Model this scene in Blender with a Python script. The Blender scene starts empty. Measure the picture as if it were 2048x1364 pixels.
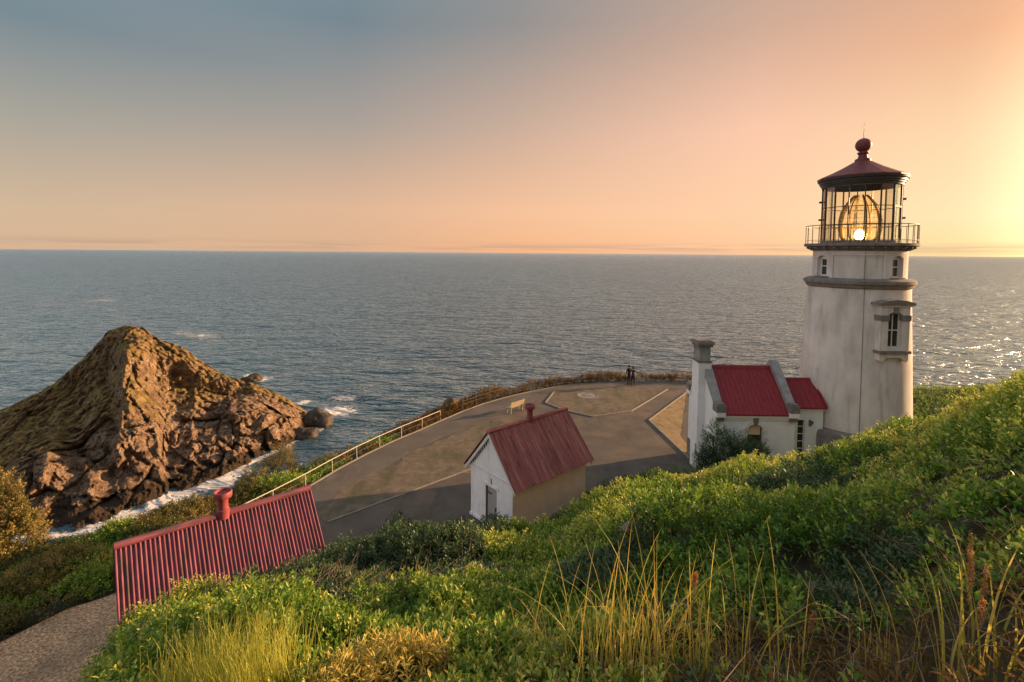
import bpy, bmesh, math, random
import numpy as np
from mathutils import Vector, Matrix

sc = bpy.context.scene
rng = np.random.default_rng(7)
random.seed(7)

# ------------------------------------------------------------------ camera
F, CX, CY, PITCH, ROLL, CAMH = 980.0, 1024.0, 556.5, math.radians(3), math.radians(.45), 12.0
cam = bpy.data.cameras.new('camera')
cam.sensor_width = 36.0
cam.lens = 36.0 * F / 2048
cam.shift_y = (CY - 682) / 2048
cam.clip_start = 0.05
cam.clip_end = 200000
co = bpy.data.objects.new('camera', cam)
sc.collection.objects.link(co)
RM = Matrix.Rotation(math.pi / 2 - PITCH, 3, 'X') @ Matrix.Rotation(ROLL, 3, 'Z')
co.matrix_world = Matrix.Translation((0, 0, CAMH)) @ RM.to_4x4()
sc.camera = co

# ------------------------------------------------------------------ sky, sun, exposure
SUN_AZ, SUN_EL = math.radians(72), math.radians(11)      # azimuth to the right of the view axis (+Y)
SUNV = Vector((math.sin(SUN_AZ) * math.cos(SUN_EL), math.cos(SUN_AZ) * math.cos(SUN_EL), math.sin(SUN_EL)))
EXPO = 1.2
world = bpy.data.worlds.new('World')
sc.world = world
world.use_nodes = True


def srgb(r, g, b):
    f = lambda c: ((c / 255 + .055) / 1.055) ** 2.4 if c / 255 > .04045 else c / 255 / 12.92
    return (f(r), f(g), f(b), 1)


def build_sky():
    nt = world.node_tree
    nt.nodes.clear()
    N = nt.nodes.new
    L = nt.links.new

    def math_(op, a, b=None, clamp=False):
        n = N('ShaderNodeMath'); n.operation = op; n.use_clamp = clamp
        for i, v in enumerate((a, b)):
            if v is None: continue
            if isinstance(v, (int, float)): n.inputs[i].default_value = v
            else: L(v, n.inputs[i])
        return n.outputs[0]

    def ramp(fac, stops):
        n = N('ShaderNodeValToRGB')
        e = n.color_ramp.elements
        while len(e) < len(stops): e.new(.5)
        for el, (p, c) in zip(e, stops): el.position = p; el.color = c
        L(fac, n.inputs[0])
        return n.outputs[0]

    def mix(f, a, b, t='MIX'):
        n = N('ShaderNodeMix'); n.data_type = 'RGBA'; n.blend_type = t
        if isinstance(f, (int, float)): n.inputs[0].default_value = f
        else: L(f, n.inputs[0])
        for s, v in ((6, a), (7, b)):
            if isinstance(v, tuple): n.inputs[s].default_value = v
            else: L(v, n.inputs[s])
        return n.outputs[2]
    tc = N('ShaderNodeTexCoord')
    sep = N('ShaderNodeSeparateXYZ'); L(tc.outputs['Generated'], sep.inputs[0])
    # elevation 0..1 over 0..90 degrees
    el = math_('DIVIDE', math_('ARCSINE', sep.outputs[2]), math.pi / 2, True)
    azn = math_('ARCTAN2', sep.outputs[0], sep.outputs[1])
    da = math_('ABSOLUTE', math_('SUBTRACT', azn, SUN_AZ))
    da = math_('MINIMUM', da, math_('SUBTRACT', 2 * math.pi, da))
    dad = math_('DIVIDE', da, math.pi)                      # 0 at the sun, 1 opposite
    d = lambda x: x / 90
    Z_ = srgb(206, 216, 227)                                # overhead

    def pal(*st): return ramp(el, [(d(e), srgb(*c)) for e, c in st] + [(1, Z_)])
    pals = [(0, pal((0, (255, 234, 165)), (5, (255, 241, 192)), (12, (254, 228, 176)), (20, (244, 190, 148)), (32, (214, 170, 146)), (60, (182, 186, 196)))),
            (27, pal((0, (254, 222, 156)), (3.5, (254, 230, 178)), (10.5, (249, 214, 168)), (18.5, (233, 177, 137)), (32, (196, 160, 142)), (60, (176, 184, 196)))),
            (46, pal((0, (250, 197, 150)), (4.4, (252, 204, 164)), (12.8, (246, 196, 166)), (22, (205, 168, 146)), (34, (165, 155, 150)), (60, (170, 184, 198)))),
            (72, pal((0, (240, 180, 134)), (4.8, (239, 189, 151)), (14.3, (197, 169, 150)), (24.5, (145, 142, 140)), (36, (134, 146, 155)), (60, (168, 184, 200)))),
            (90, pal((0, (217, 174, 139)), (4.6, (220, 179, 147)), (13.6, (167, 157, 147)), (23.5, (116, 132, 141)), (36, (130, 148, 161)), (60, (168, 186, 203)))),
            (116, pal((0, (211, 177, 144)), (3.3, (207, 179, 149)), (10.5, (167, 161, 149)), (18.5, (118, 135, 143)), (36, (142, 160, 174)), (60, (172, 190, 207)))),
            (162, pal((0, (222, 198, 188)), (6, (242, 222, 214)), (16, (240, 228, 226)), (30, (228, 227, 232)), (60, (212, 220, 230))))]
    col = pals[0][1]
    for (a0, _), (a1, c1) in zip(pals[:-1], pals[1:]):
        mr = N('ShaderNodeMapRange'); mr.interpolation_type = 'SMOOTHSTEP' if a1 > 150 else 'LINEAR'
        mr.inputs[1].default_value = a0 / 180; mr.inputs[2].default_value = a1 / 180
        L(dad, mr.inputs[0])
        col = mix(mr.outputs[0], col, c1)
    # the bright glow of the air around the low sun
    ga = N('ShaderNodeMapRange'); ga.interpolation_type = 'SMOOTHSTEP'
    for i_, v_ in ((1, 31 / 180), (2, 3 / 180), (3, 0.0), (4, 3.4)): ga.inputs[i_].default_value = v_
    L(dad, ga.inputs[0])
    ge = N('ShaderNodeMapRange'); ge.interpolation_type = 'SMOOTHSTEP'
    for i_, v_ in ((1, d(34)), (2, d(6)), (3, 0.0), (4, 1.0)): ge.inputs[i_].default_value = v_
    L(el, ge.inputs[0])
    gk = math_('ADD', math_('MULTIPLY', ga.outputs[0], ge.outputs[0]), 1.0)
    vm = N('ShaderNodeVectorMath'); vm.operation = 'SCALE'; L(col, vm.inputs[0]); L(gk, vm.inputs['Scale'])
    col = vm.outputs[0]
    # a thin bank of low haze cloud just above the horizon
    mp = N('ShaderNodeMapping'); mp.inputs['Scale'].default_value = (2, 2, 60)
    L(tc.outputs['Generated'], mp.inputs[0])
    nz = N('ShaderNodeTexNoise'); nz.inputs['Scale'].default_value = 2.2; nz.inputs['Detail'].default_value = 5
    L(mp.outputs[0], nz.inputs[0])
    band = ramp(el, [(d(.2), (0, 0, 0, 1)), (d(.5), (1, 1, 1, 1)), (d(.85), (.7, .7, .7, 1)), (d(1.15), (0, 0, 0, 1))])
    cl = ramp(nz.outputs[0], [(.42, (0, 0, 0, 1)), (.56, (1, 1, 1, 1))])
    cf = math_('MULTIPLY', math_('MULTIPLY', band, cl), .55)
    col = mix(cf, col, srgb(178, 148, 132))
    # the physical evening sky underneath
    sk = N('ShaderNodeTexSky'); sk.sky_type = 'NISHITA'; sk.sun_disc = False
    sk.sun_elevation = SUN_EL; sk.sun_rotation = SUN_AZ; sk.altitude = 60; sk.dust_density = 2.0
    skm = mix(1.0, sk.outputs[0], (.06, .06, .06, 1), 'MULTIPLY')
    col = mix(.03, col, skm)
    bg = N('ShaderNodeBackground'); bg.inputs[1].default_value = 1.09 / 2 ** EXPO
    L(col, bg.inputs[0])
    out = N('ShaderNodeOutputWorld'); L(bg.outputs[0], out.inputs[0])


build_sky()
sun = bpy.data.lights.new('sun', 'SUN')
sun.energy = 5.0
sun.angle = math.radians(.6)
sun.color = (1.0, .60, .32)
so = bpy.data.objects.new('sun', sun)
so.rotation_euler = SUNV.to_track_quat('Z', 'Y').to_euler()
so.location = (40, 30, 40)
sc.collection.objects.link(so)
vs = sc.view_settings
vs.view_transform = 'Standard'; vs.look = 'None'; vs.exposure = EXPO; vs.gamma = 1.0; vs.use_curve_mapping = False
sc.render.engine = 'CYCLES'
sc.cycles.max_bounces = 8
sc.cycles.transparent_max_bounces = 16

# ------------------------------------------------------------------ helpers
RN = np.array(RM)


def ray(px, py):
    return RN @ np.array([(px - CX) / F, -(py - CY) / F, -1.0])


def P(px, py, z=0.0):
    """point at height z seen at a pixel"""
    d = ray(px, py)
    return np.array([0, 0, CAMH]) + d * ((z - CAMH) / d[2])


def PD(px, py, D):
    d = ray(px, py)
    return np.array([0, 0, CAMH]) + d * (D / d[1])


def hash3(i, j, k):
    n = (i * 374761393 + j * 668265263 + k * 2147483647 * 3 + 1013904223).astype(np.int64)
    n = (n ^ (n >> 13)) * 1274126177
    n = n & 0x7fffffff
    n = (n ^ (n >> 16)) & 0xffff
    return n / 32767.5 - 1.0


def noise3(x, y, z):
    x, y, z = np.broadcast_arrays(np.asarray(x, float), np.asarray(y, float), np.asarray(z, float))
    xi, yi, zi = np.floor(x).astype(np.int64), np.floor(y).astype(np.int64), np.floor(z).astype(np.int64)
    u, v, w = x - xi, y - yi, z - zi
    u, v, w = (t * t * t * (t * (t * 6 - 15) + 10) for t in (u, v, w))
    r = 0
    for a in (0, 1):
        for b in (0, 1):
            for c in (0, 1):
                r = r + hash3(xi + a, yi + b, zi + c) * (u if a else 1 - u) * (v if b else 1 - v) * (w if c else 1 - w)
    return r


def fbm(x, y, z=0.0, oct=4, gain=.5):
    a, s, f = 1.0, 0, 1.0
    for o in range(oct):
        s = s + a * noise3(np.asarray(x) * f + 17.3 * o, np.asarray(y) * f - 9.1 * o, np.asarray(z) * f + 5.7 * o)
        a *= gain; f *= 2.03
    return s


def sstep(a, b, x):
    t = np.clip((np.asarray(x, float) - a) / (b - a), 0, 1)
    return t * t * (3 - 2 * t)


def worley(x, y, z, seed=0):
    """distance to nearest and second nearest feature point and the nearest cell's random value"""
    xi, yi, zi = (np.floor(t).astype(np.int64) for t in (x, y, z))
    f1 = np.full(x.shape, 9.0); f2 = np.full(x.shape, 9.0); cv = np.zeros(x.shape)
    for a in (-1, 0, 1):
        for b in (-1, 0, 1):
            for c in (-1, 0, 1):
                i, j, k = xi + a, yi + b, zi + c
                px = i + .5 + .45 * hash3(i, j, k + seed); py = j + .5 + .45 * hash3(i + 57, j, k + seed); pz = k + .5 + .45 * hash3(i, j + 91, k + seed)
                d = np.sqrt((px - x) ** 2 + (py - y) ** 2 + (pz - z) ** 2)
                nearer = d < f1
                f2 = np.where(nearer, f1, np.minimum(f2, d)); cv = np.where(nearer, hash3(i + 13, j + 29, k + seed) + 1.1 * hash3(i + 3, j + 71, k + seed) * (x - px) + 1.1 * hash3(i + 37, j + 5, k + seed) * (z - pz) + .8 * hash3(i, j + 15, k + 7 + seed) * (y - py), cv); f1 = np.where(nearer, d, f1)
    return f1, f2, cv


class MB:
    """collects faces of ONE part"""
    def __init__(s): s.v = []; s.f = []

    def add(s, vs, fs):
        b = len(s.v); s.v += [tuple(map(float, p)) for p in vs]; s.f += [tuple(i + b for i in f) for f in fs]
        return s

    def box(s, x0, x1, y0, y1, z0, z1):
        v = [(x, y, z) for z in (z0, z1) for x, y in ((x0, y0), (x1, y0), (x1, y1), (x0, y1))]
        return s.add(v, [(3, 2, 1, 0), (4, 5, 6, 7), (0, 1, 5, 4), (1, 2, 6, 5), (2, 3, 7, 6), (3, 0, 4, 7)])

    def prism(s, poly, axis, a, b):
        """polygon in the two other axes, extruded along axis from a to b"""
        def mk(p, q, t): return {'x': (t, p, q), 'y': (p, t, q), 'z': (p, q, t)}[axis]
        n = len(poly)
        v = [mk(p, q, a) for p, q in poly] + [mk(p, q, b) for p, q in poly]
        fs = [tuple(range(n))[::-1], tuple(range(n, 2 * n))] + [(i, (i + 1) % n, n + (i + 1) % n, n + i) for i in range(n)]
        return s.add(v, fs)

    def lathe(s, prof, n=32, cx=0, cy=0, a0=0.0, a1=2 * math.pi, cap=False, off=0.0):
        full = abs(a1 - a0 - 2 * math.pi) < 1e-6
        m = n if full else n + 1
        v = []
        for r, z in prof:
            for i in range(m):
                a = a0 + off + (a1 - a0) * i / n
                v.append((cx + r * math.cos(a), cy + r * math.sin(a), z))
        fs = []
        for k in range(len(prof) - 1):
            for i in range(n):
                j = (i + 1) % m
                fs.append((k * m + i, k * m + j, (k + 1) * m + j, (k + 1) * m + i))
        if cap:
            fs.append(tuple(range(m))[::-1]); fs.append(tuple((len(prof) - 1) * m + i for i in range(m)))
        return s.add(v, fs)

    def tube(s, pts, rad, n=8, cap=True):
        pts = [Vector(p) for p in pts]
        if not isinstance(rad, (list, tuple)): rad = [rad] * len(pts)
        v = []
        up = Vector((0, 0, 1))
        for i, p in enumerate(pts):
            t = (pts[min(i + 1, len(pts) - 1)] - pts[max(i - 1, 0)]).normalized()
            a = t.cross(up)
            if a.length < 1e-3: a = t.cross(Vector((1, 0, 0)))
            a.normalize(); b = t.cross(a)
            for k in range(n):
                q = 2 * math.pi * k / n
                v.append(p + (a * math.cos(q) + b * math.sin(q)) * rad[i])
        fs = [(i * n + k, i * n + (k + 1) % n, (i + 1) * n + (k + 1) % n, (i + 1) * n + k) for i in range(len(pts) - 1) for k in range(n)]
        if cap: fs += [tuple(range(n))[::-1], tuple((len(pts) - 1) * n + k for k in range(n))]
        return s.add(v, fs)

    def build(s, name, mat, parent=None, smooth=False, recalc=True):
        me = bpy.data.meshes.new(name)
        me.from_pydata(s.v, [], s.f)
        if recalc:
            bm = bmesh.new(); bm.from_mesh(me); bmesh.ops.recalc_face_normals(bm, faces=bm.faces); bm.to_mesh(me); bm.free()
        if smooth:
            me.shade_smooth(); me.set_sharp_from_angle(angle=math.radians(38))
        return link(name, me, mat, parent)


def link(name, me, mat, parent=None):
    o = bpy.data.objects.new(name, me)
    sc.collection.objects.link(o)
    if mat is not None and len(me.materials) == 0: me.materials.append(mat)
    if parent is not None: o.parent = parent
    return o


def tag(o, label=None, cat=None, group=None, kind=None):
    for k, v in (('label', label), ('category', cat), ('group', group), ('kind', kind)):
        if v: o[k] = v
    return o


def empty(name, loc, rz=0.0, label=None, cat=None, group=None):
    o = bpy.data.objects.new(name, None)
    o.location = [float(c) for c in loc]; o.rotation_euler = (0, 0, rz); o.empty_display_size = .3
    sc.collection.objects.link(o)
    return tag(o, label, cat, group)


def np_mesh(name, V, T, mat, attrs=None, smooth=False, parent=None, nside=3):
    """mesh from numpy arrays: V (n,3), T (m,nside)"""
    me = bpy.data.meshes.new(name)
    V = np.asarray(V, np.float32); T = np.asarray(T, np.int32)
    me.vertices.add(len(V)); me.vertices.foreach_set('co', V.ravel())
    me.loops.add(T.size); me.loops.foreach_set('vertex_index', T.ravel())
    me.polygons.add(len(T)); me.polygons.foreach_set('loop_start', np.arange(0, T.size, nside, dtype=np.int32))
    for k, a in (attrs or {}).items():
        at = me.attributes.new(k, 'FLOAT', 'POINT'); at.data.foreach_set('value', np.asarray(a, np.float32))
    if smooth: me.polygons.foreach_set('use_smooth', np.ones(len(T), bool))
    me.update(calc_edges=True)
    me.validate()
    return link(name, me, mat, parent)


def grid_faces(nr, nc):
    i, j = np.meshgrid(np.arange(nr - 1), np.arange(nc - 1), indexing='ij')
    a = (i * nc + j).ravel()
    return np.stack([a, a + 1, a + nc + 1, a + nc], 1)


# ------------------------------------------------------------------ materials
def nodes(name):
    m = bpy.data.materials.new(name); m.use_nodes = True
    nt = m.node_tree
    return m, nt, nt.nodes, nt.links, nt.nodes['Principled BSDF']


def c4(c): return (c[0], c[1], c[2], 1)


def n_noise(nt, vec, scale, detail=5, rough=.55, map_scale=None, dist=0.0):
    if map_scale:
        mp = nt.nodes.new('ShaderNodeMapping'); mp.inputs['Scale'].default_value = map_scale
        nt.links.new(vec, mp.inputs[0]); vec = mp.outputs[0]
    n = nt.nodes.new('ShaderNodeTexNoise')
    n.inputs['Scale'].default_value = scale; n.inputs['Detail'].default_value = detail
    n.inputs['Roughness'].default_value = rough; n.inputs['Distortion'].default_value = dist
    nt.links.new(vec, n.inputs[0])
    return n.outputs[0]


def n_ramp(nt, fac, stops):
    n = nt.nodes.new('ShaderNodeValToRGB'); e = n.color_ramp.elements
    while len(e) < len(stops): e.new(.5)
    for el, (p, c) in zip(e, stops):
        el.position = p; el.color = c4(c) if not isinstance(c, (int, float)) else (c, c, c, 1)
    nt.links.new(fac, n.inputs[0])
    return n.outputs[0]


def n_mix(nt, f, a, b, t='MIX'):
    n = nt.nodes.new('ShaderNodeMix'); n.data_type = 'RGBA'; n.blend_type = t
    for s, v in ((0, f), (6, a), (7, b)):
        if isinstance(v, tuple): n.inputs[s].default_value = c4(v)
        elif isinstance(v, (int, float)): n.inputs[s].default_value = v
        else: nt.links.new(v, n.inputs[s])
    return n.outputs[2]


def n_bump(nt, h, strength, dist, bsdf, prev=None):
    b = nt.nodes.new('ShaderNodeBump'); b.inputs['Strength'].default_value = strength; b.inputs['Distance'].default_value = dist
    nt.links.new(h, b.inputs['Height'])
    if prev: nt.links.new(prev, b.inputs['Normal'])
    if bsdf: nt.links.new(b.outputs[0], bsdf.inputs['Normal'])
    return b.outputs[0]


def pm(name, stops, scale=4, rough=.85, bump=.3, bscale=30, bdist=.01, mscale=None, metal=0.0, second=None):
    """colour ramp over noise + fine relief; second=(colour, scale, lo, hi, mapscale, amount) lays a second patchy colour on top"""
    m, nt, nd, lk, b = nodes(name)
    tc = nd.new('ShaderNodeTexCoord').outputs['Object']
    col = n_ramp(nt, n_noise(nt, tc, scale, 7, .6, mscale), stops)
    for s in (second or []):
        f = n_ramp(nt, n_noise(nt, tc, s[1], 6, .6, s[4]), [(s[2], 0.0), (s[3], s[5])])
        col = n_mix(nt, f, col, s[0])
    lk.new(col, b.inputs['Base Color'])
    b.inputs['Roughness'].default_value = rough; b.inputs['Metallic'].default_value = metal
    b.inputs['Specular IOR Level'].default_value = .3
    if bump: n_bump(nt, n_noise(nt, tc, bscale, 6, .6), bump, bdist, b)
    return m


W = lambda v: (v, v * .985, v * .95)
MT = {}
MT['plaster'] = pm('plaster_white', [(.3, (.76, .75, .74)), (.7, (.87, .86, .85))], 2.5, .85, .25, 22, .01,
                   second=[((.32, .28, .23), 3.5, .56, .74, (1, 1, .18), .55), ((.25, .2, .15), 14, .64, .72, None, .5)])
MT['tower'] = pm('tower_plaster', [(.3, (.56, .515, .465)), (.7, (.70, .65, .595))], .9, .85, .25, 18, .012,
                 second=[((.33, .28, .24), 1.1, .44, .70, (1, 1, .35), .6), ((.26, .21, .17), 3.0, .55, .72, (1, 1, .12), .5)])
MT['house'] = pm('house_plaster', [(.3, (.70, .69, .66)), (.7, (.82, .81, .78))], 1.5, .85, .25, 18, .01,
                 second=[((.30, .25, .2), 4, .6, .78, (1, 1, .12), .5)])
MT['ochre_glow'] = pm('sunglow_stained_plaster', [(.3, (.76, .52, .32)), (.7, (.86, .65, .44))], 2.0, .9, .35, 20, .012,
                 second=[((.66, .55, .42), 3, .5, .72, (1, 1, .2), .6), ((.45, .28, .15), 9, .62, .72, None, .4)])  # warm sunlight on the shed's side wall is put into this plaster colour
MT['stone'] = pm('grey_stone', [(.3, (.13, .115, .1)), (.7, (.24, .215, .19))], 3, .9, .5, 16, .02)
MT['coping'] = pm('coping_stone', [(.3, (.2, .2, .19)), (.7, (.33, .32, .3))], 3, .9, .5, 16, .02)
MT['red_metal'] = pm('red_roof_paint', [(.35, (.20, .016, .022)), (.65, (.27, .028, .032))], 3, .55, .12, 12, .01, mscale=(3, 1, 1))
MT['red_corr'] = pm('faded_red_corrugated', [(.3, (.13, .032, .055)), (.5, (.22, .058, .085)), (.7, (.31, .11, .135))], 1.6, .7, .25, 40, .005, mscale=(7, .5, .5),
                    second=[((.06, .045, .042), 2.6, .46, .64, (3, .45, .45), .85), ((.16, .06, .03), 12, .55, .68, None, .5), ((.05, .045, .025), 1.3, .56, .72, None, .6)])
MT['red_corr2'] = pm('rusty_red_corrugated', [(.3, (.17, .05, .042)), (.5, (.38, .12, .10)), (.7, (.56, .25, .21))], 1.5, .7, .25, 40, .005, mscale=(9, .35, .35),
                     second=[((.06, .04, .03), 3.0, .5, .66, (4, .4, .4), .7), ((.16, .06, .025), 12, .55, .68, None, .5)])
MT['red_vent'] = pm('red_vent_paint', [(.35, (.22, .045, .05)), (.65, (.30, .075, .08))], 5, .55, .2, 30, .004,
                    second=[((.13, .05, .03), 8, .58, .7, None, .6)])
MT['lantern_red'] = pm('lantern_roof_paint', [(.35, (.13, .03, .035)), (.65, (.17, .045, .045))], 4, .5, .1, 30, .004)
MT['dark_metal'] = pm('dark_ironwork', [(.3, (.03, .026, .022)), (.7, (.06, .05, .042))], 6, .5, .2, 40, .003)
MT['rail_white'] = pm('pale_rail_paint', [(.3, (.38, .33, .25)), (.7, (.55, .49, .39))], 8, .6, .1, 40, .002)
MT['wire'] = pm('grey_wire', [(.3, (.16, .14, .12)), (.7, (.25, .22, .19))], 8, .6, 0)
MT['door'] = pm('grey_door_paint', [(.3, (.33, .33, .31)), (.7, (.43, .43, .41))], 5, .7, .2, 30, .004, mscale=(4, 4, .5))
MT['rust'] = pm('rusty_iron', [(.3, (.08, .03, .018)), (.7, (.16, .06, .03))], 10, .8, .3, 40, .003)
MT['white_paint'] = pm('white_trim_paint', [(.3, (.62, .60, .55)), (.7, (.76, .74, .69))], 5, .7, .1, 30, .003)
MT['dark_void'] = pm('dark_interior', [(.3, (.012, .011, .01)), (.7, (.02, .018, .016))], 3, .9, 0)
MT['concrete'] = pm('concrete_kerb', [(.3, (.17, .155, .13)), (.7, (.27, .245, .21))], 4, .9, .4, 30, .01)
MT['bench_wood'] = pm('bench_wood', [(.3, (.30, .24, .15)), (.7, (.46, .38, .24))], 6, .8, .3, 40, .004, mscale=(1, 8, 8))
MT['soil'] = pm('hill_soil', [(.3, (.018, .018, .008)), (.7, (.05, .042, .022))], 2, .95, .5, 12, .05)
MT['asphalt'] = pm('worn_asphalt', [(.3, (.070, .058, .046)), (.7, (.112, .094, .076))], .6, .92, .35, 40, .01,
                   second=[((.16, .118, .08), .35, .5, .68, None, .6), ((.045, .044, .042), 1.2, .55, .7, (1, .3, 1), .6), ((.22, .2, .17), 45, .62, .72, None, .5)])
MT['path'] = pm('footpath_asphalt', [(.3, (.080, .069, .057)), (.7, (.122, .106, .088))], .5, .9, .3, 45, .008,
                second=[((.19, .165, .13), 1.1, .55, .7, (1, .4, 1), .5)])
MT['lawn'] = pm('dry_lawn', [(.3, (.095, .075, .052)), (.5, (.135, .106, .072)), (.7, (.18, .14, .094))], 2.2, .95, .7, 35, .03,
                second=[((.06, .062, .03), .8, .46, .66, (1, .5, 1), .8), ((.25, .19, .12), 6, .58, .72, None, .5), ((.05, .05, .03), 14, .58, .68, None, .5)])
MT['lawn_gold'] = pm('golden_dry_lawn', [(.3, (.20, .135, .06)), (.7, (.33, .23, .11))], 2.0, .95, .7, 40, .03,
                     second=[((.10, .085, .04), 1.6, .52, .68, (1, .4, 1), .6)])
MT['gravel'] = pm('gravel', [(.36, (.17, .10, .055)), (.5, (.41, .255, .14)), (.64, (.68, .46, .28))], 13, .95, .8, 30, .03,
                  second=[((.13, .10, .065), .5, .5, .68, None, .6)])


def leaf_mat(name, stops, trans=.35, tcol=(.35, .42, .06), rough=.45):
    m, nt, nd, lk, b = nodes(name)
    at = nd.new('ShaderNodeAttribute'); at.attribute_name = 'v'
    col = n_ramp(nt, at.outputs['Fac'], stops)
    lk.new(col, b.inputs['Base Color']); b.inputs['Roughness'].default_value = rough; b.inputs['Specular IOR Level'].default_value = .35
    tr = nd.new('ShaderNodeBsdfTranslucent')
    lk.new(n_mix(nt, .6, col, tcol), tr.inputs[0])
    mx = nd.new('ShaderNodeMixShader'); mx.inputs[0].default_value = trans
    lk.new(b.outputs[0], mx.inputs[1]); lk.new(tr.outputs[0], mx.inputs[2])
    lk.new(mx.outputs[0], nd['Material Output'].inputs[0])
    return m


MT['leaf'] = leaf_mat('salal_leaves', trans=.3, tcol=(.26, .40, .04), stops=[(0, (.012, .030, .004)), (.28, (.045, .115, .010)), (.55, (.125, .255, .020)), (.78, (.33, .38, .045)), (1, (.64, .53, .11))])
MT['leaf_dark'] = leaf_mat('dark_shrub_leaves', [(0, (.009, .022, .009)), (.5, (.040, .085, .030)), (1, (.14, .20, .075))], .22, (.16, .22, .05))
MT['leaf_gold'] = leaf_mat('golden_shrub_leaves', [(0, (.12, .12, .02)), (.5, (.42, .37, .07)), (1, (.66, .56, .16))], .4, (.6, .42, .08))
MT['scrub'] = leaf_mat('coastal_scrub_leaves', [(0, (.035, .04, .012)), (.4, (.09, .10, .025)), (.75, (.21, .17, .045)), (1, (.40, .25, .06))], .3, (.45, .32, .06))
MT['dry_scrub'] = leaf_mat('dry_brown_scrub', [(0, (.05, .033, .014)), (.5, (.13, .08, .03)), (1, (.27, .17, .06))], .25, (.4, .24, .06), .8)
MT['twig'] = pm('dry_twigs', [(.3, (.10, .075, .05)), (.7, (.25, .19, .135))], 6, .9, .2, 30, .004)
MT['bark'] = pm('brown_stems', [(.3, (.05, .035, .02)), (.7, (.1, .07, .045))], 6, .9, .3, 30, .006)
MT['blade'] = leaf_mat('grass_blades', [(0, (.14, .21, .025)), (.45, (.34, .35, .055)), (.8, (.52, .40, .09)), (1, (.5, .28, .09))], .45, (.7, .52, .1))
MT['seed'] = leaf_mat('seed_heads', [(0, (.30, .16, .06)), (1, (.52, .31, .13))], .3, (.7, .35, .1), .8)
MT['broom'] = leaf_mat('wispy_green_stalks', [(0, (.18, .22, .025)), (.6, (.38, .42, .06)), (1, (.58, .56, .11))], .4, (.6, .55, .1))

# glass
m, nt, nd, lk, b = nodes('lantern_glass')
g = nd.new('ShaderNodeBsdfGlossy'); g.inputs['Roughness'].default_value = .04
t = nd.new('ShaderNodeBsdfTransparent'); t.inputs[0].default_value = (.97, .94, .88, 1)
fr = nd.new('ShaderNodeFresnel'); fr.inputs[0].default_value = 1.45
mx = nd.new('ShaderNodeMixShader')
fm = nd.new('ShaderNodeMath'); fm.operation = 'MULTIPLY'; fm.inputs[1].default_value = .3; lk.new(fr.outputs[0], fm.inputs[0]); lk.new(fm.outputs[0], mx.inputs[0]); lk.new(t.outputs[0], mx.inputs[1]); lk.new(g.outputs[0], mx.inputs[2]); lk.new(mx.outputs[0], nd['Material Output'].inputs[0])
MT['glass'] = m
m, nt, nd, lk, b = nodes('prism_glass')
b.inputs['Base Color'].default_value = (.9, .8, .6, 1); b.inputs['Roughness'].default_value = .08
t = nd.new('ShaderNodeBsdfTransparent'); t.inputs[0].default_value = (1, .96, .86, 1)
mx = nd.new('ShaderNodeMixShader'); mx.inputs[0].default_value = .07
lk.new(t.outputs[0], mx.inputs[1]); lk.new(b.outputs[0], mx.inputs[2]); lk.new(mx.outputs[0], nd['Material Output'].inputs[0])
MT['prism'] = m
m, nt, nd, lk, b = nodes('window_glass')
b.inputs['Base Color'].default_value = (.035, .03, .025, 1); b.inputs['Roughness'].default_value = .06
MT['pane'] = m
m, nt, nd, lk, b = nodes('sun_glint_glow')
b.inputs['Base Color'].default_value = (1, .8, .5, 1)
b.inputs['Emission Color'].default_value = (1, .78, .45, 1); b.inputs['Emission Strength'].default_value = 35  # emission stands in for the sun's glint inside the lens
MT['sun_glint'] = m
MT['brass'] = pm('brass', [(.3, (.20, .13, .05)), (.7, (.32, .22, .09))], 5, .35, .05, 30, .002, metal=.7)


# ------------------------------------------------------------------ terrain
HILL = []     # theta, r_s, z_s, slope_r, r_f, z_f
for px, ys, Ds, Df in [(-120, 1560, 8.0, 11.0), (60, 1450, 8.2, 11.6), (150, 1392, 8.4, 11.7), (230, 1280, 8.6, 11.6), (300, 1206, 9.0, 11.9), (400, 1165, 10.0, 12.8), (500, 1128, 11.0, 13.6),
                       (600, 1118, 12.0, 14.9), (680, 1096, 13.0, 16.4), (760, 1085, 14.5, 17.6), (850, 1062, 16.0, 19.0), (930, 1058, 17.0, 19.6), (1000, 1058, 17.6, 19.8), (1060, 1060, 18.3, 20.2),
                       (1110, 1045, 19.0, 21.0), (1170, 1006, 20.5, 23.4), (1250, 975, 21.0, 24.2), (1380, 940, 21.5, 24.4), (1440, 930, 21.5, 24.2),
                       (1500, 915, 21.0, 23.9), (1640, 902, 19.0, 23.4), (1740, 874, 17.0, 23.0), (1840, 844, 15.0, 23.5), (1950, 796, 13.0, 23.0),
                       (2048, 760, 11.0, 22.0), (2200, 705, 9.5, 24.0)]:
    d = ray(px, ys); th = math.atan2(d[0], d[1]); hl = math.hypot(d[0], d[1])
    rs = Ds / math.cos(th)
    HILL.append((th, rs, CAMH + d[2] / hl * rs - (.75 if px < 1260 else .72), d[2] / hl, Df / math.cos(th), -.25))
R_ = math.radians
HILL = [(R_(-180), 14, 12.5, .1, 40, 14), (R_(-120), 12, 10.5, -.1, 40, 8), (R_(-80), 9, 7.0, -.5, 14, 0)] + HILL + \
       [(R_(60), 12, 10.2, -.1, 45, 5), (R_(90), 14, 11.0, 0, 60, 9), (R_(130), 14, 12, .1, 60, 12), (R_(180), 14, 12.5, .1, 40, 14)]
HT = np.array(HILL)
_th = np.linspace(-math.pi, math.pi, 1441)
_hp = np.stack([np.interp(_th, HT[:, 0], HT[:, k]) for k in range(1, 6)], 1)
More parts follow.
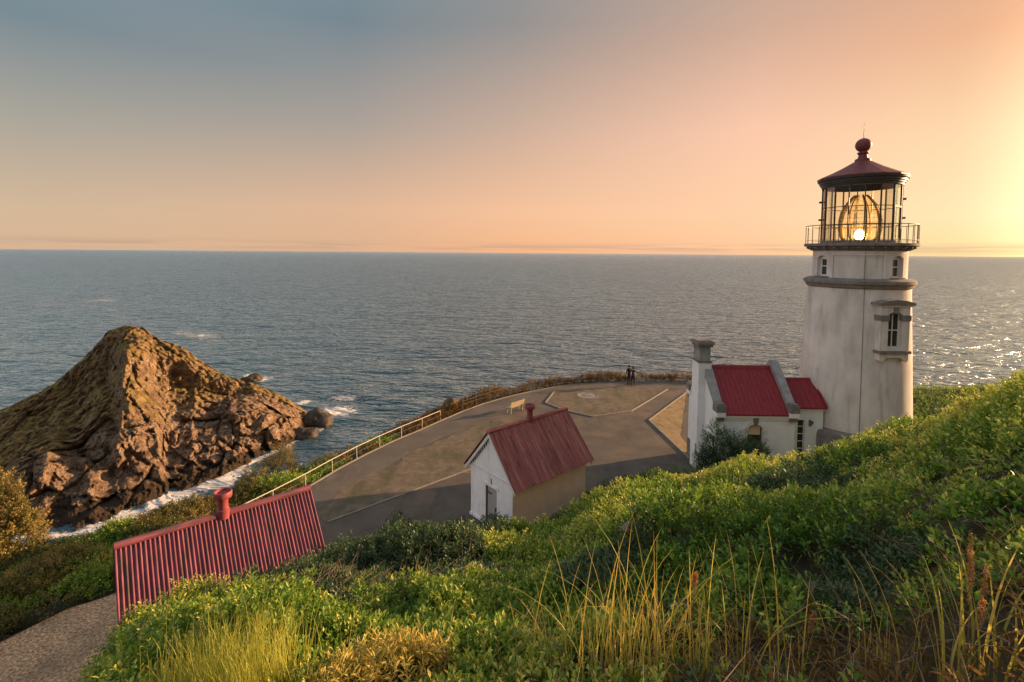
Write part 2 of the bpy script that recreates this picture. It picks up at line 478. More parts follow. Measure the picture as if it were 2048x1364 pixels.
_k = np.exp(-.5 * (np.arange(-12, 13) / 4.5) ** 2); _k /= _k.sum()
_hp = np.stack([np.convolve(np.pad(_hp[:, k], 12, mode='edge'), _k, 'valid') for k in range(5)], 1)
G0 = 10.15


def hill_z(x, y):
    th = np.arctan2(x, y); r = np.hypot(x, y)
    rs, zs, ms, rf, zf = (np.interp(th, _th, _hp[:, k]) for k in range(5))
    m0 = 2 * (zs - G0) / rs - ms
    t = np.clip(r / rs, 0, 1)
    h1 = (2 * t**3 - 3 * t**2 + 1) * G0 + (t**3 - 2 * t**2 + t) * rs * m0 + (-2 * t**3 + 3 * t**2) * zs + (t**3 - t**2) * rs * ms
    L = rf - rs
    u = np.clip((r - rs) / L, 0, 1)
    h2 = (2 * u**3 - 3 * u**2 + 1) * zs + (u**3 - 2 * u**2 + u) * L * ms + (-2 * u**3 + 3 * u**2) * zf + (u**3 - u**2) * L * (-.45)
    z = np.where(r < rs, h1, h2)
    z = np.where(r > rf, zf - (r - rf) * .5, z)
    amp = sstep(1.5, 5, r) * sstep(-.5, 1.2, z)
    return z + amp * (.26 * fbm(x * .42, y * .42, 3.1, 2) + .10 * fbm(x * 1.3, y * 1.3, 1.7, 2))


FENCE = [P(a, b)[:2] for a, b in [(627, 968), (679, 937), (736, 907), (788, 882), (836, 862), (881, 842), (925, 823), (966, 808), (1015, 794), (1063, 783), (1110, 774),
                                  (1157, 768), (1206, 765), (1256, 764), (1316, 764), (1377, 765)]]
FENCE = [np.array((-12.9, 19.1)), np.array((-11.9, 21.0)), np.array((-11.0, 22.8))] + FENCE
CLIFF = np.array([(-90, -60), (-60, 0), (-40, 14), (-28, 17.5), (-20.5, 18.8), (-16.6, 20.6), (-14.0, 23.2), (-12.0, 26.4), (-9.6, 30.0), (-6.8, 34.3), (-4.2, 38.3), (-.4, 42), (4, 44.8),
                  (8, 46.3), (12, 46.7), (17, 46.6), (22, 45.5), (28, 43.5), (36, 42), (48, 42), (70, 45), (120, 30), (160, -60)], float)


def poly_sd(x, y, poly):
    """signed distance, positive inside"""
    px, py = np.asarray(x, float), np.asarray(y, float)
    dmin = np.full(px.shape, 1e9); ins = np.zeros(px.shape, bool)
    n = len(poly)
    for i in range(n):
        (ax, ay), (bx, by) = poly[i], poly[(i + 1) % n]
        ex, ey = bx - ax, by - ay
        t = np.clip(((px - ax) * ex + (py - ay) * ey) / (ex * ex + ey * ey), 0, 1)
        dmin = np.minimum(dmin, np.hypot(px - ax - t * ex, py - ay - t * ey))
        c = ((ay > py) != (by > py)) & (px < (bx - ax) * (py - ay) / (by - ay + 1e-12) + ax)
        ins ^= c
    return np.where(ins, dmin, -dmin)


TERR = [tuple(p) for p in FENCE] + [(22.5, 43.5), (23, 36), (24, 24), (12, 17), (2, 14), (-6, 8), (-16, 6), (-30, 5), (-30, 11.5), (-24, 12.6)] + \
       [tuple(P(a, b)[:2]) for a, b in [(-60, 1312), (0, 1282), (70, 1250), (140, 1218), (200, 1196), (245, 1180)]]
TERR_A = np.array(TERR, float)


def land_z(x, y):
    sd = poly_sd(x, y, CLIFF)
    td = poly_sd(x, y, TERR_A)
    base = -.06 - .0 * x + sstep(24, 34, x) * (.15 + .03 * (x - 22))
    base = base + sstep(.1, 1.5, -td) * (.12 * fbm(x * .5, y * .5, 9.0, 2) - .15) * (x < 22)
    out = np.clip(-sd, 0, None)
    z = base - out * 1.15 - .9 * sstep(0, 2, out) + sstep(1, 8, out) * 1.6 * fbm(x * .12, y * .12, 4.0, 3)
    return np.maximum(z, -52.0)


def ground_z(x, y):
    return np.maximum(hill_z(x, y), land_z(x, y))


def in_terrace(x, y):
    return poly_sd(x, y, TERR_A)


def build_ground():
    th = np.concatenate([np.linspace(-math.pi, R_(-62), 50, endpoint=False), np.linspace(R_(-62), R_(62), 420, endpoint=False), np.linspace(R_(62), math.pi, 50)])
    r = np.concatenate([np.linspace(.05, 30, 190, endpoint=False), np.linspace(30, 60, 70, endpoint=False), np.geomspace(60, 200, 24)])
    TH, Rr = np.meshgrid(th, r, indexing='ij')
    x, y = Rr * np.sin(TH), Rr * np.cos(TH)
    z = ground_z(x, y)
    o = np_mesh('hillside', np.stack([x.ravel(), y.ravel(), z.ravel()], 1), grid_faces(len(th), len(r))[:, ::-1], MT['soil'], smooth=True, nside=4)
    tag(o, kind='structure')


build_ground()


# ------------------------------------------------------------------ sea
SEA = -48.0


def sea_px(px, py):
    return P(px, py, SEA)[:2]


def sea_material():
    m, nt, nd, lk, b = nodes('sea_water')
    tc = nd.new('ShaderNodeTexCoord').outputs['Object']
    at = nd.new('ShaderNodeAttribute'); at.attribute_name = 'foam'
    big = n_noise(nt, tc, .004, 3, .5, (1, .35, 1))
    deep = n_ramp(nt, big, [(.35, (.008, .046, .066)), (.65, (.016, .070, .092))])
    fn = n_noise(nt, tc, .55, 8, .68, (1, .8, 1), 1.2)
    fsum = nd.new('ShaderNodeMath'); fsum.operation = 'ADD'; lk.new(at.outputs['Fac'], fsum.inputs[0]); lk.new(fn, fsum.inputs[1])
    ff = n_ramp(nt, fsum.outputs[0], [(.86, 0.0), (1.15, .95)])
    df = nd.new('ShaderNodeBsdfDiffuse'); lk.new(n_mix(nt, ff, deep, (.60, .58, .55)), df.inputs[0])
    gl = nd.new('ShaderNodeBsdfGlossy'); gl.inputs['Roughness'].default_value = .33
    gl.inputs[0].default_value = (.74, .83, .89, 1)
    rot = nd.new('ShaderNodeMapping'); rot.inputs['Rotation'].default_value = (0, 0, .16); lk.new(tc, rot.inputs[0]); wv = rot.outputs[0]
    w1 = n_noise(nt, wv, .022, 2, .5, (.55, 1.3, 1), .8)
    w2 = n_noise(nt, wv, .085, 2, .55, (.6, 1.35, 1), 1.0)
    w3 = n_noise(nt, wv, .32, 3, .6, (.5, 1.3, 1), 1.0)
    n1 = n_bump(nt, w1, 1.0, 9.0, None)
    n2 = n_bump(nt, w2, 1.0, 5.5, None, n1)
    n3 = n_bump(nt, w3, 1.0, 1.5, None, n2)
    lk.new(n3, gl.inputs['Normal']); lk.new(n3, df.inputs['Normal'])
    # a wind-roughened sea never becomes a full mirror at grazing angles: the facets limit it
    fr_ = nd.new('ShaderNodeFresnel'); fr_.inputs[0].default_value = 1.333; lk.new(n3, fr_.inputs['Normal'])
    fc = n_ramp(nt, fr_.outputs[0], [(0, .02), (.11, .15), (.28, .60), (.58, .9), (1, .95)])
    kf = nd.new('ShaderNodeMath'); kf.operation = 'MULTIPLY'; lk.new(fc, kf.inputs[0])
    inv = nd.new('ShaderNodeMath'); inv.operation = 'SUBTRACT'; inv.inputs[0].default_value = 1; lk.new(ff, inv.inputs[1]); lk.new(inv.outputs[0], kf.inputs[1])
    ms = nd.new('ShaderNodeMixShader'); lk.new(kf.outputs[0], ms.inputs[0]); lk.new(df.outputs[0], ms.inputs[1]); lk.new(gl.outputs[0], ms.inputs[2])
    lk.new(ms.outputs[0], nd['Material Output'].inputs[0])
    return m


ROCK = []   # px, base y, crest y, D crest
for row in [(-420, 1075, 900, 138), (-150, 1070, 872, 138), (0, 1066, 832, 140), (90, 1064, 790, 144), (140, 1062, 752, 147), (200, 1050, 697, 149), (232, 1036, 662, 151), (265, 1022, 650, 152), (300, 1007, 657, 153),
            (330, 992, 680, 154), (372, 976, 696, 156), (420, 955, 731, 158), (470, 935, 757, 160), (530, 908, 775, 163), (580, 884, 800, 166), (612, 862, 822, 170), (630, 845, 838, 173)]:
    px, yb, yc, Dc = row
    b_ = P(px, yb, SEA); c_ = PD(px, yc, Dc)
    ROCK.append((b_[0] / b_[1], b_[1], Dc, c_[2]))
ROCK = np.array(ROCK)


def build_sea():
    th = np.concatenate([np.linspace(-math.pi, R_(-58), 40, endpoint=False), np.linspace(R_(-58), R_(58), 620, endpoint=False), np.linspace(R_(58), math.pi, 41)])
    r = np.concatenate([np.geomspace(20, 90, 8, endpoint=False), np.geomspace(90, 330, 230, endpoint=False), np.geomspace(330, 90000, 110)])
    TH, Rr = np.meshgrid(th, r, indexing='ij')
    x, y = Rr * np.sin(TH), Rr * np.cos(TH)
    z = SEA + .55 * fbm(x * .035, y * .06, 2.0, 3) * sstep(3000, 400, Rr)
    t = x / np.maximum(y, 1e-3)
    # foam: surf hugging the stack and the drifting streaks seen on the water
    Dn = np.interp(t, ROCK[:, 0], ROCK[:, 1]); tmax = ROCK[-1, 0]
    front = np.where((y > 0) & (t < tmax + .01) & (t > -1.6), np.exp(-np.abs(y - Dn + 1.5) / 3.2), 0)
    foam = .62 * front
    for (px, py, sx, sy, a) in [(515, 757, 5, 4, .75), (500, 750, 4, 4, .6), (607, 803, 3, 4, .7), (668, 822, 4.5, 5, .95), (655, 838, 4, 3, .6), (690, 798, 5, 4, .45), (600, 872, 4, 5, .6),
                                (560, 895, 6, 4, .6), (640, 860, 3, 4, .55), (700, 845, 8, 10, .22), (430, 962, 8, 7, .62), (340, 1000, 9, 7, .62), (260, 1032, 8, 5, .65), (480, 945, 6, 5, .5), (205, 1052, 6, 3, .6),
                                (130, 612, 45, 22, .42), (210, 600, 22, 55, .44), (60, 590, 30, 20, .34), (350, 668, 12, 40, .38), (400, 672, 16, 20, .45), (440, 690, 20, 14, .38), (170, 640, 50, 14, .32),
                                (20, 690, 40, 18, .34), (80, 740, 30, 10, .32), (560, 700, 30, 25, .2), (515, 757, 9, 8, .6), (672, 822, 10, 9, .7), (690, 795, 9, 8, .45)]:
        cx, cy = sea_px(px, py)
        foam = np.maximum(foam, a * np.exp(-((x - cx) / sx) ** 2 - ((y - cy) / sy) ** 2))
    for pts_, a, w_ in [([(0, 560), (60, 585), (120, 612), (190, 605), (215, 590), (230, 615), (280, 640)], .30, 16), ([(230, 640), (330, 655), (400, 668), (450, 690)], .30, 12), ([(60, 545), (160, 540), (300, 548)], .18, 26), ([(0, 700), (90, 690), (150, 700)], .26, 10)]:
        for (p0, q0), (p1, q1) in zip(pts_[:-1], pts_[1:]):
            a_, b_ = sea_px(p0, q0), sea_px(p1, q1); e_ = b_ - a_
            u_ = np.clip(((x - a_[0]) * e_[0] + (y - a_[1]) * e_[1]) / (e_ @ e_), 0, 1)
            dd = np.hypot((x - a_[0] - u_ * e_[0]), (y - a_[1] - u_ * e_[1]) * .45)
            foam = np.maximum(foam, a * np.exp(-(dd / w_) ** 2))
    foam = foam + .07 * fbm(x * .02, y * .03, 8.0, 3) * (Rr < 900)
    V = np.stack([x.ravel(), y.ravel(), z.ravel()], 1)
    o = np_mesh('sea', V, grid_faces(len(th), len(r))[:, ::-1], sea_material(), {'foam': np.clip(foam, 0, 1).ravel()}, smooth=True, nside=4)
    tag(o, kind='structure')


build_sea()


# ------------------------------------------------------------------ sea stack
def rock_material():
    m, nt, nd, lk, b = nodes('basalt_and_dry_grass')
    tc = nd.new('ShaderNodeTexCoord').outputs['Object']
    rock = n_ramp(nt, n_noise(nt, tc, .35, 8, .68), [(.32, (.14, .08, .045)), (.5, (.34, .22, .135)), (.68, (.50, .37, .25))])
    fine = n_noise(nt, tc, 1.8, 6, .7)
    rock = n_mix(nt, n_ramp(nt, fine, [(.42, .75), (.56, 0.0)]), rock, (.06, .045, .035))
    veg = n_ramp(nt, n_noise(nt, tc, .5, 7, .65), [(.35, (.085, .07, .024)), (.52, (.26, .18, .055)), (.68, (.46, .31, .10))])
    av = nd.new('ShaderNodeAttribute'); av.attribute_name = 'grass'
    col = n_mix(nt, av.outputs['Fac'], rock, veg)
    wet = nd.new('ShaderNodeAttribute'); wet.attribute_name = 'wet'
    col = n_mix(nt, wet.outputs['Fac'], col, (.035, .024, .014))
    gu = nd.new('ShaderNodeAttribute'); gu.attribute_name = 'guano'
    gm = n_ramp(nt, n_noise(nt, tc, .9, 6, .7, (1, 1, .5)), [(.56, 0.0), (.64, .7)])
    g2 = nd.new('ShaderNodeMath'); g2.operation = 'MULTIPLY'; lk.new(gu.outputs['Fac'], g2.inputs[0]); lk.new(gm, g2.inputs[1])
    col = n_mix(nt, g2.outputs[0], col, (.6, .57, .52))
    lk.new(col, b.inputs['Base Color']); b.inputs['Roughness'].default_value = .92; b.inputs['Specular IOR Level'].default_value = .2
    n1 = n_bump(nt, n_noise(nt, tc, .7, 8, .72), 1.0, 1.6, None)
    n_bump(nt, n_noise(nt, tc, 4.5, 5, .7), .8, .25, b, n1)
    return m


def build_stack():
    nt_, ns = 520, 300
    tt = np.linspace(ROCK[0, 0], ROCK[-1, 0], nt_)
    k = np.exp(-.5 * (np.arange(-8, 9) / 2.2) ** 2); k /= k.sum()
    sm = lambda c: np.convolve(np.pad(np.interp(tt, ROCK[:, 0], ROCK[:, c]), 8, mode='edge'), k, 'valid')
    Dn, Dc, zc = sm(1), sm(2), sm(3)
    s = np.concatenate([np.linspace(-.03, .16, 110, endpoint=False), np.linspace(.16, 1.0, 130, endpoint=False), np.linspace(1.0, 1.9, 60)])
    T, S = np.meshgrid(tt, s, indexing='ij')
    dn, dc, h = Dn[:, None], Dc[:, None], (zc - SEA)[:, None]
    # the cliff foot: its share of the height grows where the stack is lower
    cf = np.clip(11.0 / np.maximum(h, 1), .25, .62) * (1 + .25 * noise3(tt * 14, 0, 0))[:, None]
    cw = .12 + .05 * noise3(tt * 20, 5, 1)[:, None]
    a = np.clip(S / cw, -.3, 1)
    up = np.clip((S - cw) / (1 - cw), 0, 1)
    prof = cf * np.sign(a) * np.abs(a) ** .85 + (1 - cf) * (up ** 1.05 * .9 + .1 * sstep(0, 1, up))
    back = np.clip((S - 1) / .75, 0, 1.3)
    prof = np.where(S > 1, 1 - back ** 1.35, prof)
    D = dn + (dc - dn) * S
    pxT = T * F + CX                                        # spurs running down the face towards the shore
    for p0, p1, A, wl, wr_, s0, s1 in [(268, 205, 15, 34, 95, .12, 1.0), (395, 372, 7, 26, 60, .05, .85), (480, 470, 5, 22, 45, .05, .8), (120, 70, 9, 40, 60, .1, .9), (20, -40, 9, 50, 70, .1, .9), (330, 300, 5, 20, 40, .03, .4), (545, 540, 3, 18, 30, .05, .8)]:
        c_ = p1 + (p0 - p1) * np.clip(S, 0, 1) + 9 * noise3(S * 5 + p0, T * 3, 1)
        d_ = pxT - c_
        rib = np.exp(-np.where(d_ < 0, -d_ / wl, d_ / wr_))
        D = D - A * (rib - .35) * np.clip((S - .0) / s0, 0, 1) * sstep(s1 + .02, s1 * .55, S) * np.clip(h / 25, .3, 1)
    X = T * D; Y = D; Z = SEA + h * prof
    # buttresses and gullies down the face, then broken blocks with open joints
    u = T * 120
    face = sstep(-.02, .05, S) * sstep(1.0, .7, S)
    wx, wz_ = 3.0 * noise3(X * .07, Y * .07, Z * .09), 2.5 * noise3(X * .09, Z * .08, 7)
    amp = np.clip(h * .26, .8, 8.5)
    but = noise3(u * .085 + .10 * wx, Z * .012, 1.0) + .55 * noise3(u * .21 + .16 * wx, Z * .03, 6.0)
    off = face * amp * but * (.75 + .25 * sstep(.5, .1, S))
    low = sstep(.42, .08, S + .08 * noise3(X * .1, Y * .1, 2))
    Xw, Yw, Zw = X + wx, Y + wx, Z + wz_
    f1, f2, cv = worley(Xw * .11, Yw * .11, Zw * .035, 3)       # tall columns and clefts
    g1, g2, gv = worley(X * .28 + .3 * wx, Y * .28, Z * .2 + .2 * wz_, 11)
    k1, k2, kv = worley(X * .8, Y * .8, Z * .6, 23)
    joint = sstep(.10, .0, f2 - f1) * sstep(-.15, .25, noise3(X * .12, Y * .12, Z * .06 + 4))
    ridg = 1 - np.abs(fbm(X * .13, Y * .13, Z * .10, 4, .55))
    blocks = 2.0 * cv - 1.6 * joint + 1.0 * gv + 1.2 * (ridg - .6)
    small = .36 * kv
    rough = .8 * (.75 - np.abs(fbm(X * .085, Y * .085, Z * .085, 4, .55))) + .9 * fbm(X * .24, Y * .24, Z * .24, 5, .66)
    sc_ = np.clip(h / 14, .35, 1) * sstep(1.7, 1.25, S)
    ox, oy, oz = .45, -.75, .40
    dsp = off + sc_ * (blocks * (.42 + .58 * low) + small + rough * (1.1 - .4 * low))
    dsp = dsp * sstep(-.03, .015, S)
    crest = np.exp(-((S - 1) / .06) ** 2)
    dsp *= (1 - .15 * crest)
    X = X + ox * dsp; Y = Y + oy * dsp; Z = Z + oz * dsp
    # attributes
    V = np.stack([X, Y, Z], 2)
    e1 = np.gradient(V, axis=0); e2 = np.gradient(V, axis=1)
    nn = np.cross(e2, e1); nn /= np.linalg.norm(nn, axis=2, keepdims=True) + 1e-9
    upn = np.abs(nn[:, :, 2])
    grass = .9 * sstep(.26, .6, S + .3 * noise3(X * .06, Y * .06, Z * .06) - .35 * sstep(-.65, -.48, T)) * sstep(.36, .6, upn + .3 * noise3(X * .3, Y * .3, 2))
    grass = np.maximum(grass, .9 * sstep(-.72, -.80, T + .05 * noise3(X * .1, 0, Z * .1)) * sstep(.12, .3, S) * sstep(.3, .6, upn))
    wet = sstep(3.2, 1.6, Z - SEA + .9 * noise3(X * .25, Y * .25, 0)) * .9
    guano = sstep(.02, .1, S) * sstep(.5, .25, S) * sstep(.1, .5, noise3(X * .06, Y * .06, Z * .05 + 3))
    o = np_mesh('sea_stack', V.reshape(-1, 3), grid_faces(nt_, len(s))[:, ::-1], rock_material(),
                {'grass': np.clip(grass, 0, 1).ravel(), 'wet': wet.ravel(), 'guano': guano.ravel()}, smooth=False, nside=4)
    tag(o, 'huge craggy brown sea stack with golden grass slopes rising from the water', 'rock')


build_stack()


def boulder(name, loc, size, mat, label, cat, group=None, seed=0, flat=.7):
    bm = bmesh.new(); bmesh.ops.create_icosphere(bm, subdivisions=4, radius=1)
    co_ = np.array([v.co for v in bm.verts])
    d = 1 + .30 * fbm(co_[:, 0] * 1.1 + seed, co_[:, 1] * 1.1, co_[:, 2] * 1.1, 2) + .14 * fbm(co_[:, 0] * 3.3, co_[:, 1] * 3.3 + seed, co_[:, 2] * 3.3, 3)
    for v, k in zip(bm.verts, d):
        v.co = Vector((v.co.x * k * size[0], v.co.y * k * size[1], v.co.z * k * size[2]))
    me = bpy.data.meshes.new(name); bm.to_mesh(me); bm.free(); me.shade_smooth()
    o = link(name, me, mat); o.location = loc
    return tag(o, label, cat, group)


MT['wet_rock'] = pm('wet_dark_rock', [(.3, (.025, .018, .012)), (.7, (.075, .055, .035))], .8, .6, .8, 3, .2)
MT['outcrop'] = pm('lichen_rock', [(.3, (.06, .04, .025)), (.55, (.15, .09, .05)), (.75, (.22, .12, .06))], 2, .9, .8, 8, .08)
for (px, py, sz, lab, sd_) in [(637, 848, (4.6, 4.2, 4.2), 'dark wet boulder in the surf off the tip of the sea stack', 1),
                               (608, 872, (4.2, 3.0, 2.2), 'low brown boulder awash below the tip of the sea stack', 5),
                               (503, 760, (4.4, 4.0, 2.3), 'low dark rock in white surf behind the sea stack', 9)]:
    q = P(px, py, SEA)
    boulder('sea_rock', (q[0], q[1], SEA + .3), sz, MT['wet_rock'], lab, 'rock', 'rocks in the surf', sd_)
for (px, py, D, sz, lab, sd_) in [(901, 811, 37.6, (.75, .7, .75), 'rounded brown rock outcrop just beyond the white railing', 12),
                                  (942, 803, 40.0, (1.0, .7, .55), 'reddish rock outcrop beyond the far end of the white railing', 15),
                                  (862, 830, 36.0, (.8, .6, .5), 'mossy low rock outcrop beside the white railing', 21)]:
    q = PD(px, py, D)
    boulder('rock_outcrop', (q[0], q[1], q[2] - .25), sz, MT['outcrop'], lab, 'rock', 'rock outcrops on the cliff edge', sd_)


# ------------------------------------------------------------------ terrace: paving, lawns, kerbs
def sheet(name, pts, z, mat, thick=.12):
    o = MB().prism([tuple(p[:2]) for p in pts], 'z', z - thick, z).build(name, mat)
    return tag(o, kind='structure')


def fine_sheet(name, pts, z, mat): return sheet(name, pts, z, mat, .1)


sheet('road', TERR, 0.0, MT['asphalt'], .3)
G = lambda *a: [tuple(P(x, y)[:2]) for x, y in a]


def jitter(pts, amp=.12, step=.5):
    out = []
    for i in range(len(pts)):
        a, b = np.array(pts[i]), np.array(pts[(i + 1) % len(pts)])
        n = max(1, int(np.linalg.norm(b - a) / step))
        for k in range(n):
            p = a + (b - a) * k / n
            out.append((p[0] + amp * random.uniform(-1, 1), p[1] + amp * random.uniform(-1, 1)))
    return out


off = []
for i, p in enumerate(FENCE):
    a = FENCE[max(i - 1, 0)]; b_ = FENCE[min(i + 1, len(FENCE) - 1)]
    t_ = (b_ - a) / np.linalg.norm(b_ - a); nrm = np.array((t_[1], -t_[0]))
    off.append((p, p + nrm * 2.1))
pathp = [tuple(p + (q - p) * .05) for p, q in off] + [tuple(q) for p, q in off][::-1]
sheet('footpath', pathp, .006, MT['path'])
sheet('lawn', jitter(G((640, 1015), (700, 972), (770, 934), (850, 893), (930, 862), (985, 842), (1040, 832), (1050, 850), (1000, 905), (945, 937), (800, 991), (662, 1042)), .3), .012, MT['lawn'])
hexp = G((1091, 806), (1108, 784), (1150, 775), (1210, 772), (1280, 773), (1335, 779), (1262, 823), (1186, 834), (1130, 821))
sheet('lawn', jitter(hexp, .04), .014, MT['lawn'])
trip = [tuple(P(1298, 841)[:2]), tuple(P(1372, 786)[:2]), (11.2, 31.8), (10.8, 24.6), tuple(P(1392, 930)[:2])]
sheet('lawn', jitter(trip, .03), .014, MT['lawn_gold'])
gravel = jitter([(-11.9, 20.6), (-12.0, 14.2), (-9.4, 10.6), (-10, 6.5), (-29, 5.5), (-29, 11.4), (-24, 12.5)] + TERR[-6:], .1)
sheet('gravel_path', gravel, .010, MT['gravel'])


def strip(name, pts, w, z0, z1, mat):
    """kerb of short lengths"""
    mb = MB()
    for a, b in zip(pts[:-1], pts[1:]):
        a, b = np.array(a), np.array(b)
        t_ = (b - a) / np.linalg.norm(b - a); n_ = np.array((-t_[1], t_[0])) * w / 2
        c = [a + n_, a - n_, b - n_, b + n_]
        mb.prism([tuple(p) for p in c], 'z', z0, z1)
    return tag(mb.build(name, mat), kind='structure')


strip('kerb', hexp[-1:] + hexp[:2], .10, -.05, .07, MT['concrete'])
strip('kerb', hexp[5:9], .10, -.05, .07, MT['concrete'])
strip('kerb', [trip[1], trip[0]], .10, -.05, .07, MT['concrete'])
strip('kerb', [trip[0], trip[4]], .10, -.05, .07, MT['concrete'])
strip('kerb', G((655, 1045), (800, 991), (948, 936)), .09, -.05, .045, MT['concrete'])
strip('kerb', [tuple(p) for p in FENCE[2:]], .10, -.1, .05, MT['concrete'])
mh = MB(); q = P(1176, 791)
mh.lathe([(.05, .024), (.5, .024), (.53, .018), (.72, .018), (.75, .028), (.93, .028), (.95, .0)], 28, q[0], q[1])
tag(mh.build('manhole_cover', MT['stone'], smooth=True), 'grey round stone cover ring in the middle of the kerbed lawn', 'manhole cover')

# ------------------------------------------------------------------ lighthouse
TX, TY = 19.2, 27.2
VIEW = math.atan2(-TY, -TX)           # direction from the tower to the photographer
tower = empty('lighthouse', (TX, TY, 0), VIEW, 'tall white round lighthouse tower with red lantern roof beside the hill', 'lighthouse')
# local frame: +X points at the viewer, -Y is the viewer's left... angles measured from +X; +angle = viewer's right
rw = lambda z: 2.83 - .0455 * z
MB().lathe([(3.22, -.3), (3.22, 2.5), (3.14, 2.7), (2.6, 2.78)], 64).build('plinth', MT['stone'], tower, True)
MB().lathe([(rw(2.6), 2.6), (rw(6), 6), (rw(10.3), 10.3)], 96).build('tower_wall', MT['tower'], tower, True)
MB().lathe([(2.33, 10.24), (2.46, 10.3), (2.50, 10.46), (2.58, 10.5), (2.58, 10.66), (2.44, 10.74), (2.1, 10.8)], 96).build('belt_course', MT['stone'], tower, True)


def arc_wall(mb, r0, r1, a0, a1, z0, z1, n=10):
    """a curved solid piece of wall"""
    pts = [(r0, z0), (r1, z0), (r1, z1), (r0, z1), (r0, z0)]
    mb.lathe(pts, n, a0=a0, a1=a1)
    for a in (a0, a1):
        mb.add([(r * math.cos(a), r * math.sin(a), z) for r, z in pts[:4]], [(0, 1, 2, 3)])


WR, WI, wz0, wz1 = 2.16, 1.86, 10.76, 12.3
WANG = [math.radians(a) for a in (-50, 52, 142, 232)]
hw = .17                                # half angle of an opening
mb = MB()
for i in range(4):
    a0 = WANG[i] + hw; a1 = (WANG[(i + 1) % 4] - hw) + (2 * math.pi if i == 3 else 0)
    arc_wall(mb, WI, WR, a0, a1, wz0, wz1, 18)
    arc_wall(mb, WI, WR, WANG[i] - hw, WANG[i] + hw, wz0, 10.86, 5)
    for k in range(6):                  # segmental arch over the opening
        b0 = WANG[i] - hw + 2 * hw * k / 6; b1 = b0 + 2 * hw / 6
        c_ = ((k + .5) / 6 - .5) * 2
        arc_wall(mb, WI, WR, b0, b1, 11.98 - .16 * c_ * c_, wz1, 1)
mb.build('watch_room_wall', MT['tower'], tower, True)
MB().lathe([(1.84, 10.77), (1.84, 12.28)], 32).build('watch_room_lining', MT['dark_void'], tower)
for ang in WANG:
    wn = MB()
    fr_ = 1.96
    def at_(a, z, r): return (r * math.cos(a), r * math.sin(a), z)
    def bar(mb, a0, a1, z0, z1, r0=1.90, r1=1.97): arc_wall(mb, r0, r1, a0, a1, z0, z1, 3)
    w = MB()
    bar(w, ang - hw + .005, ang - hw + .04, 10.862, 11.86); bar(w, ang + hw - .04, ang + hw - .005, 10.862, 11.86)
    bar(w, ang - hw + .04, ang + hw - .04, 10.862, 10.93); bar(w, ang - hw + .04, ang + hw - .04, 11.38, 11.43, 1.90, 1.99)
    bar(w, ang - hw + .04, ang + hw - .04, 11.78, 11.97)
    wo = w.build('window', MT['white_paint'], tower)
    for z0, z1 in ((10.93, 11.38), (11.43, 11.78)):
        p_ = MB(); bar(p_, ang - hw + .042, ang + hw - .042, z0, z1, 1.91, 1.925); p_.build('pane', MT['pane'], wo)
    s_ = MB(); arc_wall(s_, 2.0, 2.24, ang - hw - .06, ang + hw + .06, 10.78, 10.855, 6); s_.build('sill', MT['stone'], wo)
# raised moulded surround of the blank panel facing the viewer
mb = MB()
pa0, pa1 = math.radians(-32), math.radians(32)
arc_wall(mb, 2.1, 2.215, pa0, pa1, 12.0, 12.08, 16); arc_wall(mb, 2.1, 2.215, pa0, pa0 + .035, 10.8, 12.0, 1); arc_wall(mb, 2.1, 2.215, pa1 - .035, pa1, 10.8, 12.0, 1)
arc_wall(mb, 2.1, 2.19, pa0 + .05, pa1 - .05, 11.9, 11.94, 16)
mb.build('wall_panel_moulding', MT['tower'], tower)
MB().lathe([(2.14, 12.22), (2.2, 12.25), (2.3, 12.36), (2.42, 12.42), (2.42, 12.46), (2.0, 12.47)], 96).build('cornice', MT['stone'], tower, True)
cb = MB().prism([(2.1, 12.24), (2.2, 12.24), (2.5, 12.38), (2.5, 12.455), (2.1, 12.455)], 'y', -.09, .09)
cb0 = None
for i in range(28):
    if cb0 is None:
        o = cb0 = cb.build('corbel', MT['stone'], tower)
    else:
        o = cb0.copy(); sc.collection.objects.link(o); o.parent = tower
    o.rotation_euler = (0, 0, 2 * math.pi * i / 28)
MB().lathe([(.3, 12.475), (2.55, 12.475), (2.62, 12.5), (2.62, 12.62), (2.57, 12.64), (.3, 12.65)], 96).build('gallery_deck', MT['stone'], tower, True)
# gallery railing
rl = MB().lathe([(2.535, 13.6), (2.565, 13.6), (2.565, 13.635), (2.535, 13.635), (2.535, 13.6)], 72).build('gallery_rail', MT['dark_metal'], tower)
MB().lathe([(2.545, 12.80), (2.56, 12.80), (2.56, 12.82), (2.545, 12.82), (2.545, 12.80)], 72).build('lower_rail', MT['dark_metal'], rl)
b0 = None
for i in range(30):
    a = 2 * math.pi * (i + .3) / 30
    if b0 is None: o = b0 = MB().tube([(2.55, 0, 12.6), (2.55, 0, 13.62)], .017, 6).build('baluster', MT['dark_metal'], rl)
    else: o = b0.copy(); sc.collection.objects.link(o); o.parent = rl
    o.rotation_euler = (0, 0, a)
